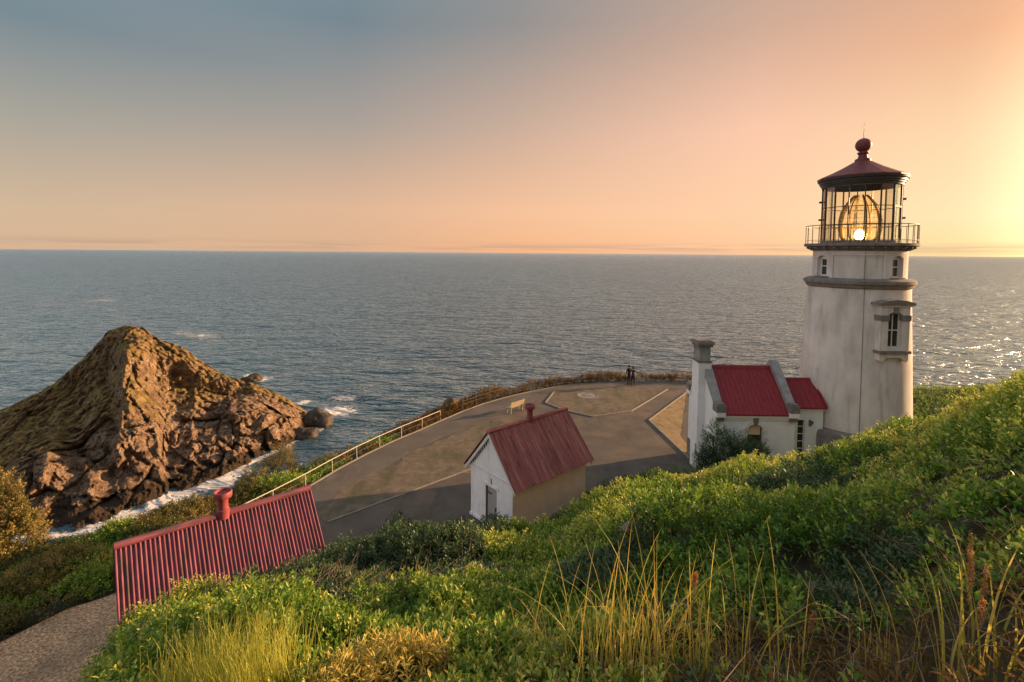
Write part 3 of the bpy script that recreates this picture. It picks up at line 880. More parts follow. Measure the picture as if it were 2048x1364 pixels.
# lantern room
NL = 16
MB().lathe([(1.5, 12.652), (1.86, 12.652), (1.86, 12.80), (1.5, 12.80)], NL, off=math.pi / NL).build('lantern_curb', MT['stone'], tower)
LR = 1.80
zt = [12.80, 13.62, 14.60, 15.72]
ml0 = None; pn0 = {}
for i in range(NL):
    a = 2 * math.pi * (i + .25) / NL
    if ml0 is None: o = ml0 = MB().box(LR - .05, LR + .035, -.022, .022, 12.8, 15.74).build('mullion', MT['dark_metal'], tower)
    else: o = ml0.copy(); sc.collection.objects.link(o); o.parent = tower
    o.rotation_euler = (0, 0, a)
    hl_ = LR * math.sin(math.pi / NL); ap = LR * math.cos(math.pi / NL)
    for k in range(3):
        if k not in pn0: o = pn0[k] = MB().box(ap - .006, ap + .006, -hl_ + .02, hl_ - .02, zt[k] + .02, zt[k + 1] - .02).build('pane', MT['glass'], tower)
        else: o = pn0[k].copy(); sc.collection.objects.link(o); o.parent = tower
        o.rotation_euler = (0, 0, a + math.pi / NL)
for z in zt[1:3]:
    MB().lathe([(LR - .04, z - .018), (LR + .02, z - .018), (LR + .02, z + .018), (LR - .04, z + .018), (LR - .04, z - .018)], NL, off=2 * math.pi * .25 / NL).build('glazing_bar', MT['dark_metal'], tower)
# the service door frame in the glazing, right of centre
ang = 2 * math.pi * (2.75) / NL
d_ = MB()
for y0, y1, z0, z1 in ((-.35, -.29, 12.8, 14.58), (.29, .35, 12.8, 14.58), (-.29, .29, 14.5, 14.58), (-.29, .29, 12.8, 12.88)):
    d_.box(ap + .01, ap + .06, y0, y1, z0, z1)
do = d_.build('lantern_door_frame', MT['dark_metal'], tower); do.rotation_euler = (0, 0, ang)
MB().lathe([(1.70, 15.70), (1.86, 15.70), (1.88, 15.82), (1.93, 15.84), (1.93, 15.92), (1.99, 15.94), (1.99, 16.04), (2.07, 16.07), (2.09, 16.18), (1.9, 16.2), (1.0, 16.2)], NL * 2, off=2 * math.pi * .25 / NL).build('lantern_cornice', MT['dark_metal'], tower, True)
lr_ = MB().lathe([(2.10, 16.19), (2.10, 16.24), (1.55, 16.49), (.95, 16.80), (.42, 17.12), (.36, 17.16)], NL, off=2 * math.pi * .25 / NL).build('lantern_roof', MT['lantern_red'], tower)
MB().lathe([(.36, 17.10), (.38, 17.16), (.36, 17.26), (.24, 17.32), (.205, 17.5), (.25, 17.54), (.28, 17.58), (.27, 17.63), (.19, 17.66)], 24).build('vent_neck', MT['lantern_red'], lr_, True)
MB().lathe([(.15, 17.64)] + [(.385 * math.sin(t_), 18.02 - .38 * math.cos(t_)) for t_ in np.linspace(.4, math.pi - .05, 14)], 28).build('vent_ball', MT['lantern_red'], lr_, True)
MB().tube([(0, 0, 18.36), (0, 0, 18.55), (.01, 0, 19.25)], [.035, .018, .006], 8).build('lightning_rod', MT['dark_metal'], lr_)
for a in (-92, -84, 86, 93):
    for z in (13.95, 14.95):
        q = math.radians(a)
        MB().box(LR + .03, LR + .16, -.015, .015, z, z + .09).build('hand_hold', MT['dark_metal'], tower).rotation_euler = (0, 0, q)
# lightning conductor down the wall, slightly right of the middle
ca = math.radians(7.5)
MB().tube([((rw(z) + .015) * math.cos(ca), (rw(z) + .015) * math.sin(ca), z) for z in (2.4, 5, 8, 10.25)] + [(2.6 * math.cos(ca), 2.6 * math.sin(ca), 10.4), (2.6 * math.cos(ca), 2.6 * math.sin(ca), 10.7), (2.2 * math.cos(ca), 2.2 * math.sin(ca), 10.85), (2.2 * math.cos(ca), 2.2 * math.sin(ca), 12.2)], .014, 6).build('lightning_conductor', MT['stone'], tower)
# the pedimented window on the right flank
wa = math.radians(37)
zc0, zc1 = 7.2, 9.6
rr_ = rw(8.4)


def flank(name, mb, mat, parent=tower):
    o = mb.build(name, mat, parent)
    if parent is tower: o.rotation_euler = (0, 0, wa)
    return o


x0, xo = rr_ - .3, rr_ + .28
xp = rr_ - .02
fl = flank('flank_window', MB().box(x0, xo, -.74, -.36, zc0, 9.42).box(x0, xo, .36, .74, zc0, 9.42).box(x0, xo, -.36, .36, zc0, zc0 + .2).prism(
    [(-.36, 9.42), (-.36, 9.02), (-.2, 9.13), (0, 9.17), (.2, 9.13), (.36, 9.02), (.36, 9.42)], 'x', x0, xo), MT['tower'])
MB().box(x0, xp + .04, -.358, .358, zc0 + .202, 9.1).build('dark_reveal', MT['dark_void'], fl)
MB().box(xp + .05, xp + .11, -.358, -.30, zc0 + .2, 9.02).box(xp + .05, xp + .11, .30, .358, zc0 + .2, 9.02).box(xp + .05, xp + .11, -.3, .3, 8.2, 8.25).box(xp + .05, xp + .11, -.02, .02, zc0 + .2, 8.2).box(
    xp + .05, xp + .11, -.02, .02, 8.25, 9.1).build('sash', MT['white_paint'], fl)
for y0 in (-.29, .03):
    for z0, z1 in ((zc0 + .21, 8.19), (8.26, 9.0)):
        MB().box(xp + .06, xp + .075, y0, y0 + .26, z0, z1).build('pane', MT['pane'], fl)
flank('window_hood', MB().prism([(-.92, 9.5), (.92, 9.5), (.92, 9.62), (.5, 9.74), (0, 9.79), (-.5, 9.74), (-.92, 9.62)], 'x', x0, xo + .12), MT['stone'])
flank('window_frieze', MB().box(x0, xo + .07, -.82, .82, 9.423, 9.497), MT['tower'])
for s_ in (-1, 1):
    y0, y1 = sorted((s_ * .33, s_ * .78))
    flank('window_impost', MB().box(x0, xo + .05, y0, y1, 8.72, 9.0), MT['stone'])
flank('window_keystone', MB().prism([(-.09, 9.08), (.09, 9.08), (.15, 9.42), (-.15, 9.42)], 'x', x0, xo + .06), MT['stone'])
flank('window_sill', MB().box(x0, xo + .1, -.82, .82, 7.06, 7.197), MT['stone'])
flank('window_apron', MB().prism([(-.74, 7.06), (-.74, 6.72), (-.66, 6.62), (-.52, 6.68), (-.4, 6.84), (.4, 6.84), (.52, 6.68), (.66, 6.62), (.74, 6.72), (.74, 7.06)], 'x', x0 + .1, xo), MT['tower'])

# the lens and, standing in for the sun's glint, an added lamp
lens = empty('fresnel_lens', (TX, TY, 12.656), VIEW, 'large brass framed glass lens inside the lighthouse lantern', 'lens')
lens_prof = [(.72, .1), (.92, .35), (1.0, .75), (1.0, 1.25), (.92, 1.7), (.72, 2.15), (.45, 2.5), (.3, 2.65)]
MB().lathe([(.2, 0), (.75, 0), (.75, .09), (.2, .1)], 24).build('pedestal', MT['brass'], lens)
r0_ = None
for i in range(8):
    a = 2 * math.pi * (i + .35) / 8
    if r0_ is None:
        mb = MB()
        for (ra, za), (rb, zb) in zip(lens_prof[:-1], lens_prof[1:]):
            mb.add([(ra - .09, -.035, za), (ra + .03, -.035, za), (ra + .03, .035, za), (ra - .09, .035, za), (rb - .09, -.035, zb), (rb + .03, -.035, zb), (rb + .03, .035, zb), (rb - .09, .035, zb)],
                   [(0, 1, 5, 4), (1, 2, 6, 5), (2, 3, 7, 6), (3, 0, 4, 7)])
        o = r0_ = mb.build('lens_rib', MT['brass'], lens)
    else: o = r0_.copy(); sc.collection.objects.link(o); o.parent = lens
    o.rotation_euler = (0, 0, a)
zs_ = np.linspace(.16, 2.55, 22)
for k in range(21):
    if 8 <= k <= 11 and k % 2: continue
    z0, z1 = zs_[k] + .012, zs_[k + 1] - .012
    rm = lambda z: np.interp(z, [p[1] for p in lens_prof], [p[0] for p in lens_prof])
    MB().lathe([(rm(z0) - .06, z0), (rm(z0) - .005, z0), (rm(z1) - .005, z1), (rm(z1) - .06, z1), (rm(z0) - .06, z0)], 32).build('prism_ring', MT['prism'], lens, True)
MB().lathe([(.01, .22), (.14, .25), (.23, .36), (.23, .54), (.14, .68), (.01, .74)], 20).build('glint_bulb', MT['sun_glint'], lens, True)
MB().tube([(0, 0, .09), (0, 0, .24)], .05, 10).build('lamp_socket', MT['brass'], lens)

# ------------------------------------------------------------------ workroom attached to the tower
HX, HY = 10.68, 27.05                  # middle of the chimney gable
house = empty('workroom', (HX, HY, 0), R_(-1.0), 'small white workroom with dark red roof and chimney joined to the lighthouse', 'building')
HWD, HL, HE, HR = 2.05, 4.05, 3.85, 5.72     # half width, length, eave, ridge
gab = [(-HWD, -.3), (HWD, -.3), (HWD, HE), (0, HR - .12), (-HWD, HE)]
# near wall with the window opening cut out
wx0, wx1, wzs, wzt = 1.62, 2.42, 1.75, 3.02
nw = MB()
nw.box(.30, wx0, -HWD, -HWD + .3, -.3, HE).box(wx1, HL - .3, -HWD, -HWD + .3, -.3, HE).box(wx0, wx1, -HWD, -HWD + .3, -.3, wzs)
for k in range(8):
    a0 = wx0 + (wx1 - wx0) * k / 8; a1 = wx0 + (wx1 - wx0) * (k + 1) / 8
    c_ = ((k + .5) / 8 - .5) * 2
    nw.box(a0, a1, -HWD, -HWD + .3, wzt + .2 - .2 * c_ * c_, HE)
nw.build('wall', MT['house'], house)
MB().box(.30, HL - .3, HWD - .3, HWD, -.3, HE).build('wall', MT['house'], house)
MB().prism(gab, 'x', 0, .3).build('gable_wall', MT['house'], house)
MB().prism(gab, 'x', HL - .3, HL).build('gable_wall', MT['house'], house)
MB().box(.31, HL - .31, -HWD + .6, -HWD + .65, .2, HE - .1).build('dark_interior', MT['dark_void'], house)
MB().box(-.05, 0, .6, HWD + .04, -.3, .95).build('gable_plinth', MT['stone'], house)
# roof: near and far slopes with seam battens
sl = math.atan2(HR - HE, HWD)
for s_ in (-1, 1):
    ov = .16
    e_y, e_z = s_ * (HWD + ov), HE - ov * math.tan(sl) + .06
    ro = MB().prism([(s_ * 0.0, HR + .06), (e_y, e_z), (e_y, e_z - .07), (0, HR - .01)], 'x', .34, HL - .34).build('roof', MT['red_metal'], house)
    for k in range(14):
        xx = .46 + (HL - .92) * k / 13
        MB().prism([(0, HR + .085), (e_y, e_z + .025), (e_y, e_z + .002), (0, HR + .062)], 'x', xx - .014, xx + .014).build('roof_seam', MT['red_metal'], ro)
MB().prism([(-.16, HR - .06), (-.09, HR + .09), (0, HR + .13), (.09, HR + .09), (.16, HR - .06)], 'x', .34, HL - .34).build('ridge_cap', MT['red_metal'], house)
for s_ in (-1, 1):      # eaves cornice
    y0, y1 = sorted((s_ * HWD, s_ * (HWD + .12)))
    MB().box(.02, HL - .02, y0, y1, HE - .27, HE - .12).box(.02, HL - .02, min(y0, y1) if s_ > 0 else y0 + .06, y1 if s_ < 0 else y1 - .06, HE - .4, HE - .273).build('cornice', MT['house'], house)
# coped parapets and kneelers on both gables
for x0_, x1_ in ((-.05, .36), (HL - .36, HL + .06)):
    cpo = MB().prism([(-HWD - .12, HE - .05), (-HWD - .12, HE + .16), (-.08, HR + .42), (.08, HR + .42), (HWD + .12, HE + .16), (HWD + .12, HE - .05), (0, HR + .02)], 'x', x0_, x1_).build('parapet_coping', MT['coping'], house)
    for s_ in (-1, 1):
        y0, y1 = sorted((s_ * (HWD - .28), s_ * (HWD + .26)))
        MB().box(x0_ - .04, x1_ + .04, y0, y1, HE + .02, HE + .38).box(x0_ + .03, x1_ - .03, y0 + .06, y1 - .06, HE + .382, HE + .48).build('kneeler_block', MT['stone'], cpo)
        MB().box(x0_ - .03, x1_ + .03, y0, y1, HE - .22, HE + .017).build('kneeler', MT['house'], cpo)
        MB().box(x0_ + .02, x1_ - .02, min(s_ * HWD, s_ * (HWD + .16)), max(s_ * HWD, s_ * (HWD + .16)), HE - .45, HE - .223).build('kneeler_corbel', MT['stone'], cpo)
# chimney breast, stack and cap
ch = MB().box(-.40, .28, -.5, .5, -.3, 6.05).build('chimney', MT['house'], house)
MB().box(-.44, .32, -.54, .54, 6.053, 6.15).build('chimney_band', MT['stone'], ch)
MB().box(-.36, .24, -.46, .46, 6.153, 6.92).build('chimney_shaft', MT['coping'], ch)
for k in range(4):
    y0 = -.45 + k * .25
    MB().box(-.40, -.363, y0, y0 + .12, 6.72, 6.92).build('chimney_dentil', MT['coping'], ch)
for k in range(3):
    x0_ = -.33 + k * .22
    MB().box(x0_, x0_ + .1, -.5, -.463, 6.72, 6.92).build('chimney_dentil', MT['coping'], ch)
MB().box(-.45, .33, -.55, .55, 6.923, 7.06).box(-.52, .40, -.62, .62, 7.063, 7.18).box(-.44, .32, -.54, .54, 7.183, 7.25).build('chimney_cap', MT['stone'], ch)
# arched window
wy = -HWD
wd = MB().box(wx0, wx0 + .06, wy + .14, wy + .2, wzs, wzt + .0).box(wx1 - .06, wx1, wy + .14, wy + .2, wzs, wzt).box(wx0 + .06, wx1 - .06, wy + .14, wy + .2, wzs, wzs + .07).box(
    wx0 + .06, wx1 - .06, wy + .13, wy + .21, 2.55, 2.61).box(2.0, 2.04, wy + .145, wy + .195, wzs + .07, 2.55).build('window', MT['dark_metal'], house)
MB().box(wx0 + .062, wx1 - .062, wy + .16, wy + .175, wzs + .072, 2.548).build('pane', MT['pane'], wd)
MB().box(wx0 + .062, wx1 - .062, wy + .16, wy + .175, 2.612, 3.2).build('blind', MT['ochre_glow'], wd)
MB().box(wx0 - .1, wx1 + .1, wy - .1, wy - .003, wzs - .12, wzs).build('sill', MT['stone'], wd)
MB().box(wx0 - .26, wx0 - .002, wy - .05, wy - .003, 2.45, 3.0).box(wx1 + .002, wx1 + .26, wy - .05, wy - .003, 2.45, 3.0).prism(
    [(wx0 - .2, 3.002), (wx0 - .002, 3.002), (wx0 + .15, 3.17), (wx0 + .4, 3.225), (wx1 - .15, 3.17), (wx1 + .002, 3.002), (wx1 + .2, 3.002), (wx1 + .02, 3.3), (wx0 + .4, 3.42), (wx0 - .02, 3.3)], 'y', wy - .05, wy - .003).build('window_surround', MT['white_paint'], wd)
MB().prism([(1.93, 3.18), (2.11, 3.18), (2.17, 3.56), (1.87, 3.56)], 'y', wy - .08, wy - .003).build('keystone', MT['stone'], wd)
# rusty stain bracket, pipe on the gable
MB().box(-.42, -.40, -.46, -.30, .9, 1.5).build('vent_plate', MT['stone'], house)
# passage between workroom and tower
VL, VW, VE, VR = 1.95, 1.22, 3.95, 5.08
MB().box(HL + .002, HL + .62, -VW, -VW + .25, -.3, VE).box(HL + 1.0, HL + VL, -VW, -VW + .25, -.3, VE).box(HL + .62, HL + 1.0, -VW, -VW + .25, -.3, 1.2).box(HL + .62, HL + 1.0, -VW, -VW + .25, 3.2, VE).build('passage_wall', MT['house'], house)
MB().box(HL + .002, HL + VL, VW - .25, VW, -.3, VE).build('passage_wall', MT['house'], house)
MB().box(HL + .05, HL + VL - .05, -VW + .5, -VW + .55, 0, VE - .1).build('dark_interior', MT['dark_void'], house)
MB().box(HL + .002, HL + VL + .02, -VW - .08, -VW - .002, VE - .22, VE - .05).build('cornice', MT['house'], house)
for s_ in (-1, 1):
    e_y = s_ * (VW + .14); e_z = VE - .05
    ro = MB().prism([(0, VR + .05), (e_y, e_z), (e_y, e_z - .07), (0, VR - .02)], 'x', HL + .08, HL + VL + .12).build('passage_roof', MT['red_metal'], house)
    for k in range(6):
        xx = HL + .2 + 1.75 * k / 5
        MB().prism([(0, VR + .07), (e_y, e_z + .02), (e_y, e_z + .002), (0, VR + .052)], 'x', xx - .012, xx + .012).build('roof_seam', MT['red_metal'], ro)
    MB().prism([(0, VR + .16), (e_y, e_z + .1), (e_y, e_z + .004), (0, VR + .054)], 'x', HL + VL + .04, HL + VL + .12).build('verge_flashing', MT['red_metal'], ro)
MB().prism([(-.1, VR), (0, VR + .1), (.1, VR)], 'x', HL + .08, HL + VL + .1).build('ridge_cap', MT['red_metal'], house)
pw = MB().box(HL + .62, HL + .66, -VW + .08, -VW + .13, 1.2, 3.2).box(HL + .96, HL + 1.0, -VW + .08, -VW + .13, 1.2, 3.2).build('window', MT['white_paint'], house)
for k in range(6):
    z0 = 1.2 + 2.0 * k / 5
    if k < 6: MB().box(HL + .66, HL + .96, -VW + .085, -VW + .125, min(z0, 3.16), min(z0 + .04, 3.2)).build('glazing_bar', MT['white_paint'], pw)
    if k < 5: MB().box(HL + .662, HL + .958, -VW + .10, -VW + .11, z0 + .045, z0 + .395).build('pane', MT['pane'], pw)
MB().box(HL + .55, HL + 1.08, -VW - .1, -VW - .003, 1.08, 1.198).build('window_sill', MT['stone'], house)
MB().prism([(-VW - .3, 3.2), (-VW - .003, 3.2), (-VW - .003, 2.85), (-VW - .12, 2.95), (-VW - .25, 3.1)], 'x', HL + 1.2, HL + 1.3).build('wall_bracket', MT['stone'], house)


# ------------------------------------------------------------------ the two oil houses
def oil_house(cx, cy, rz, label, roofmat, wallmat, ventscale):
    t = empty('oil_house', (cx, cy, 0), rz, label, 'shed', 'matching oil houses with corrugated red roofs')
    HLn, HWn, WH, RZ, EZ, EY, RL = 2.3, 1.45, 2.5, 4.25, 2.25, 1.76, 2.47
    pitch = (RZ - EZ) / EY
    gp = [(-HWn, -.25), (HWn, -.25), (HWn, RZ - pitch * HWn - .06), (0, RZ - .1), (-HWn, RZ - pitch * HWn - .06)]
    # gable with door opening
    dy0, dy1, dz = -.42, .36, 1.78
    g = MB()
    zt_ = lambda y: RZ - .1 - pitch * abs(y)
    def gpiece(y0, y1, z0):
        ys = [y0] + ([0] if y0 < 0 < y1 else []) + [y1]
        g.prism([(y0, z0), (y1, z0)] + [(y, zt_(y)) for y in ys[::-1]], 'x', -HLn, -HLn + .22)
    gpiece(-HWn, dy0, -.25); gpiece(dy1, HWn, -.25); gpiece(dy0, dy1, dz)
    g.build('gable_wall', MT['plaster'], t)
    MB().prism(gp, 'x', HLn - .22, HLn).build('gable_wall', MT['plaster'], t)
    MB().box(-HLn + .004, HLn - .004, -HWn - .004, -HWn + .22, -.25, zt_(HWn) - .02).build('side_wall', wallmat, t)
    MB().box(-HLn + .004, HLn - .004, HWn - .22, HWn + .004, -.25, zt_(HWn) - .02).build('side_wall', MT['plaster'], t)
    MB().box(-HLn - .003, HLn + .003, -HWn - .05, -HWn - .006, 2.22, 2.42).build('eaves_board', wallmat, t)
    MB().box(-HLn - .03, -HLn - .001, -HWn - .02, HWn + .02, 2.36, 2.41).build('string_course', MT['white_paint'], t)
    MB().box(-HLn - .05, -HLn - .001, dy1 + .06, HWn + .03, -.25, .12).box(-HLn - .05, -HLn - .001, -HWn - .03, dy0 - .06, -.25, .12).build('base_course', MT['plaster'], t)
    # door
    dr = MB().box(-HLn + .06, -HLn + .11, dy0 + .02, dy1 - .02, .02, dz - .02).build('door', MT['door'], t)
    for y in (-.2, 0, .18):
        MB().box(-HLn + .052, -HLn + .059, y - .008, y + .008, .03, dz - .03).build('door_batten', MT['door'], dr)
    MB().box(-HLn + .02, -HLn + .058, dy1 - .07, dy1 - .022, .02, dz - .02).build('door_edge', MT['rust'], dr)
    for z in (.35, 1.45):
        MB().box(-HLn + .03, -HLn + .05, dy1 - .4, dy1 - .02, z, z + .05).build('hinge', MT['rust'], dr)
    MB().box(-HLn - .02, -HLn + .05, dy0 + .06, dy0 + .1, .8, .98).build('handle', MT['rust'], dr)
    MB().box(-HLn - .03, -HLn - .002, dy0 - .1, dy1 + .1, dz + .02, dz + .14).build('lintel', MT['plaster'], t)
    MB().tube([(-HLn - .02, -.05, dz + .14), (-HLn - .02, -.05, dz + .42)], .015, 6).build('door_hook', MT['rust'], t)
    # vent slots under the far rake
    for k in range(8):
        y = .28 + k * .135
        z1 = zt_(y) - .16
        MB().box(-HLn - .012, -HLn - .002, y, y + .05, z1 - .14, z1).build('vent_slot', MT['dark_void'], t)
        MB().box(-HLn - .012, -HLn - .002, -y - .05, -y, z1 - .14, z1).build('vent_slot', MT['dark_void'], t)
    # barge boards and soffits
    for s_ in (-1, 1):
        for x0, x1 in ((-RL + .03, -RL + .09), (RL - .09, RL - .03)):
            MB().prism([(0, RZ - .05), (s_ * EY * .985, EZ - .03), (s_ * EY * .985, EZ - .19), (0, RZ - .24)], 'x', x0, x1).build('barge_board', MT['white_paint'], t)
        MB().prism([(0, RZ - .06), (s_ * EY * .97, EZ - .03), (s_ * EY * .97, EZ - .06), (0, RZ - .10)], 'x', -RL + .1, RL - .1).build('roof_boarding', MT['white_paint'], t)
    # corrugated sheets: 8 per slope
    nsh, ncor = 8, 6
    wsh = 2 * RL / nsh
    lam = wsh / ncor
    for s_ in (-1, 1):
        nrm = Vector((0, s_ * pitch, 1)).normalized() if False else Vector((0, s_ * (RZ - EZ), EY)).normalized()
        for i in range(nsh):
            mb = MB(); seg = 6
            n = ncor * seg + seg // 2 + 1
            lift = .006 if i % 2 else 0.0
            rows = []
            for top in (0, .5, 1):
                y = s_ * EY * (1.01 - top * 1.0); z = EZ - .02 + (RZ - EZ) * top
                row = []
                for k in range(n):
                    x = -RL + i * wsh + lam * k / seg - lam * .25
                    h_ = .028 * math.sin(2 * math.pi * k / seg) + lift + .03 + random.uniform(-.002, .002)
                    p = Vector((x, y, z)) + nrm * h_
                    row.append(p)
                rows.append(row)
            v = [p for r in rows for p in r]
            fs = [(r * n + k, r * n + k + 1, (r + 1) * n + k + 1, (r + 1) * n + k) for r in range(2) for k in range(n - 1)]
            mb.add(v, fs)
            o = mb.build('roof_sheet', roofmat, t, smooth=False)
            o.data.shade_smooth()
    MB().lathe([(.10, -RL - .02), (.10, RL + .02)], 14, cap=True).build('ridge_roll', roofmat, t, True).matrix_local = Matrix.Translation((0, 0, RZ + .035)) @ Matrix.Rotation(math.pi / 2, 4, 'Y')
    v = MB().lathe([(.17, RZ - .08), (.17, RZ + .18), (.14, RZ + .2), (.135, RZ + .48), (.155, RZ + .52)], 22).build('vent_pipe', MT['red_vent'], t, True)
    MB().lathe([(.155, RZ + .52), (.23, RZ + .54), (.245, RZ + .57), (.245, RZ + .70), (.23, RZ + .72), (.20, RZ + .71), (.19, RZ + .65), (.02, RZ + .64)], 22).build('vent_cowl', MT['red_vent'], v, True)
    return t


SR = R_(41)
oil_house(.88, 22.36, SR, 'white oil house with side wall tan from painted sun glow and rusty corrugated roof on the road', MT['red_corr2'], MT['ochre_glow'], 1)
oil_house(-8.41, 13.98, SR, 'nearer oil house with pinkish red corrugated roof half hidden behind bushes', MT['red_corr'], MT['plaster'], 1)

# ------------------------------------------------------------------ railings
def resample(pts, step):
    pts = [np.array(p, float) for p in pts]
    d = np.concatenate([[0], np.cumsum([np.linalg.norm(b - a) for a, b in zip(pts[:-1], pts[1:])])])
    n = int(round(d[-1] / step))
    s = np.linspace(0, d[-1], n + 1)
    return [np.array((np.interp(q, d, [p[0] for p in pts]), np.interp(q, d, [p[1] for p in pts]))) for q in s]


f1 = resample(FENCE[:9], 1.95)
q = f1[len(f1) // 2]
fen = empty('pipe_railing', (q[0], q[1], 0), 0, 'pale pipe railing along the seaward edge of the footpath', 'railing')
for p in f1:
    lx, ly = p[0] - q[0], p[1] - q[1]
    MB().tube([(lx, ly, -.2), (lx - .02, ly + .01, .72)], .024, 8).build('post', MT['rail_white'], fen)
MB().tube([(p[0] - q[0] - .02, p[1] - q[1] + .01, .74) for p in f1], .024, 8).build('top_rail', MT['rail_white'], fen)
MB().tube([(p[0] - q[0] - .02, p[1] - q[1] + .01, .40) for p in f1], .006, 5).build('wire', MT['wire'], fen)
f2 = resample([p + np.array((-.0, .25)) for p in FENCE[9:]] + [np.array((20.5, 44.6))], 1.5)
q = f2[len(f2) // 2]
fen2 = empty('wire_fence', (q[0], q[1], 0), 0, 'thin wire fence with dark posts along the far tip of the terrace', 'fence')
for p in f2:
    lx, ly = p[0] - q[0], p[1] - q[1]
    MB().tube([(lx, ly, -.2), (lx, ly, 1.02)], .022, 6).build('post', MT['wire'], fen2)
for z in (.45, .72, 1.0):
    MB().tube([(p[0] - q[0], p[1] - q[1], z) for p in f2], .007, 5).build('wire', MT['wire'], fen2)

# ------------------------------------------------------------------ bench
q = P(1032, 824)
bench = empty('bench', (q[0], q[1], .012), R_(46), 'pale wooden park bench facing the sea on the lawn', 'bench')
for k in range(3): MB().box(-.75, .75, -.05 + k * .14, .07 + k * .14, .42, .455).build('seat_slat', MT['bench_wood'], bench)
for k in range(3): MB().prism([(-.12 - k * .04, .52 + k * .13), (-.09 - k * .04, .52 + k * .13), (-.12 - k * .04, .62 + k * .13), (-.15 - k * .04, .62 + k * .13)], 'x', -.75, .75).build('back_slat', MT['bench_wood'], bench)
for x in (-.62, .62):
    MB().box(x - .035, x + .035, -.10, -.03, 0, .42).build('leg', MT['concrete'], bench)
    MB().box(x - .035, x + .035, .28, .35, 0, .42).build('leg', MT['concrete'], bench)
    MB().prism([(-.10, .42), (-.04, .42), (-.17, .92), (-.22, .92)], 'x', x - .03, x + .03).build('back_support', MT['concrete'], bench)
    MB().box(x - .03, x + .03, -.03, .28, .37, .418).build('seat_bearer', MT['concrete'], bench)

# ------------------------------------------------------------------ people
MT['jacket'] = pm('black_jacket', [(.3, (.010, .009, .009)), (.7, (.022, .02, .02))], 8, .85, .1, 30, .003)
MT['plum'] = pm('plum_jacket', [(.3, (.05, .014, .022)), (.7, (.085, .025, .035))], 8, .85, .1, 30, .003)
MT['trousers'] = pm('dark_trousers', [(.3, (.014, .014, .018)), (.7, (.028, .028, .034))], 8, .9, .1, 30, .003)
MT['skin'] = pm('skin', [(.3, (.38, .22, .15)), (.7, (.45, .27, .19))], 10, .6, 0)
MT['hair'] = pm('dark_hair', [(.3, (.014, .009, .006)), (.7, (.03, .018, .012))], 12, .7, 0)
MT['shoes'] = pm('black_shoes', [(.3, (.01, .01, .01)), (.7, (.02, .02, .02))], 8, .6, 0)


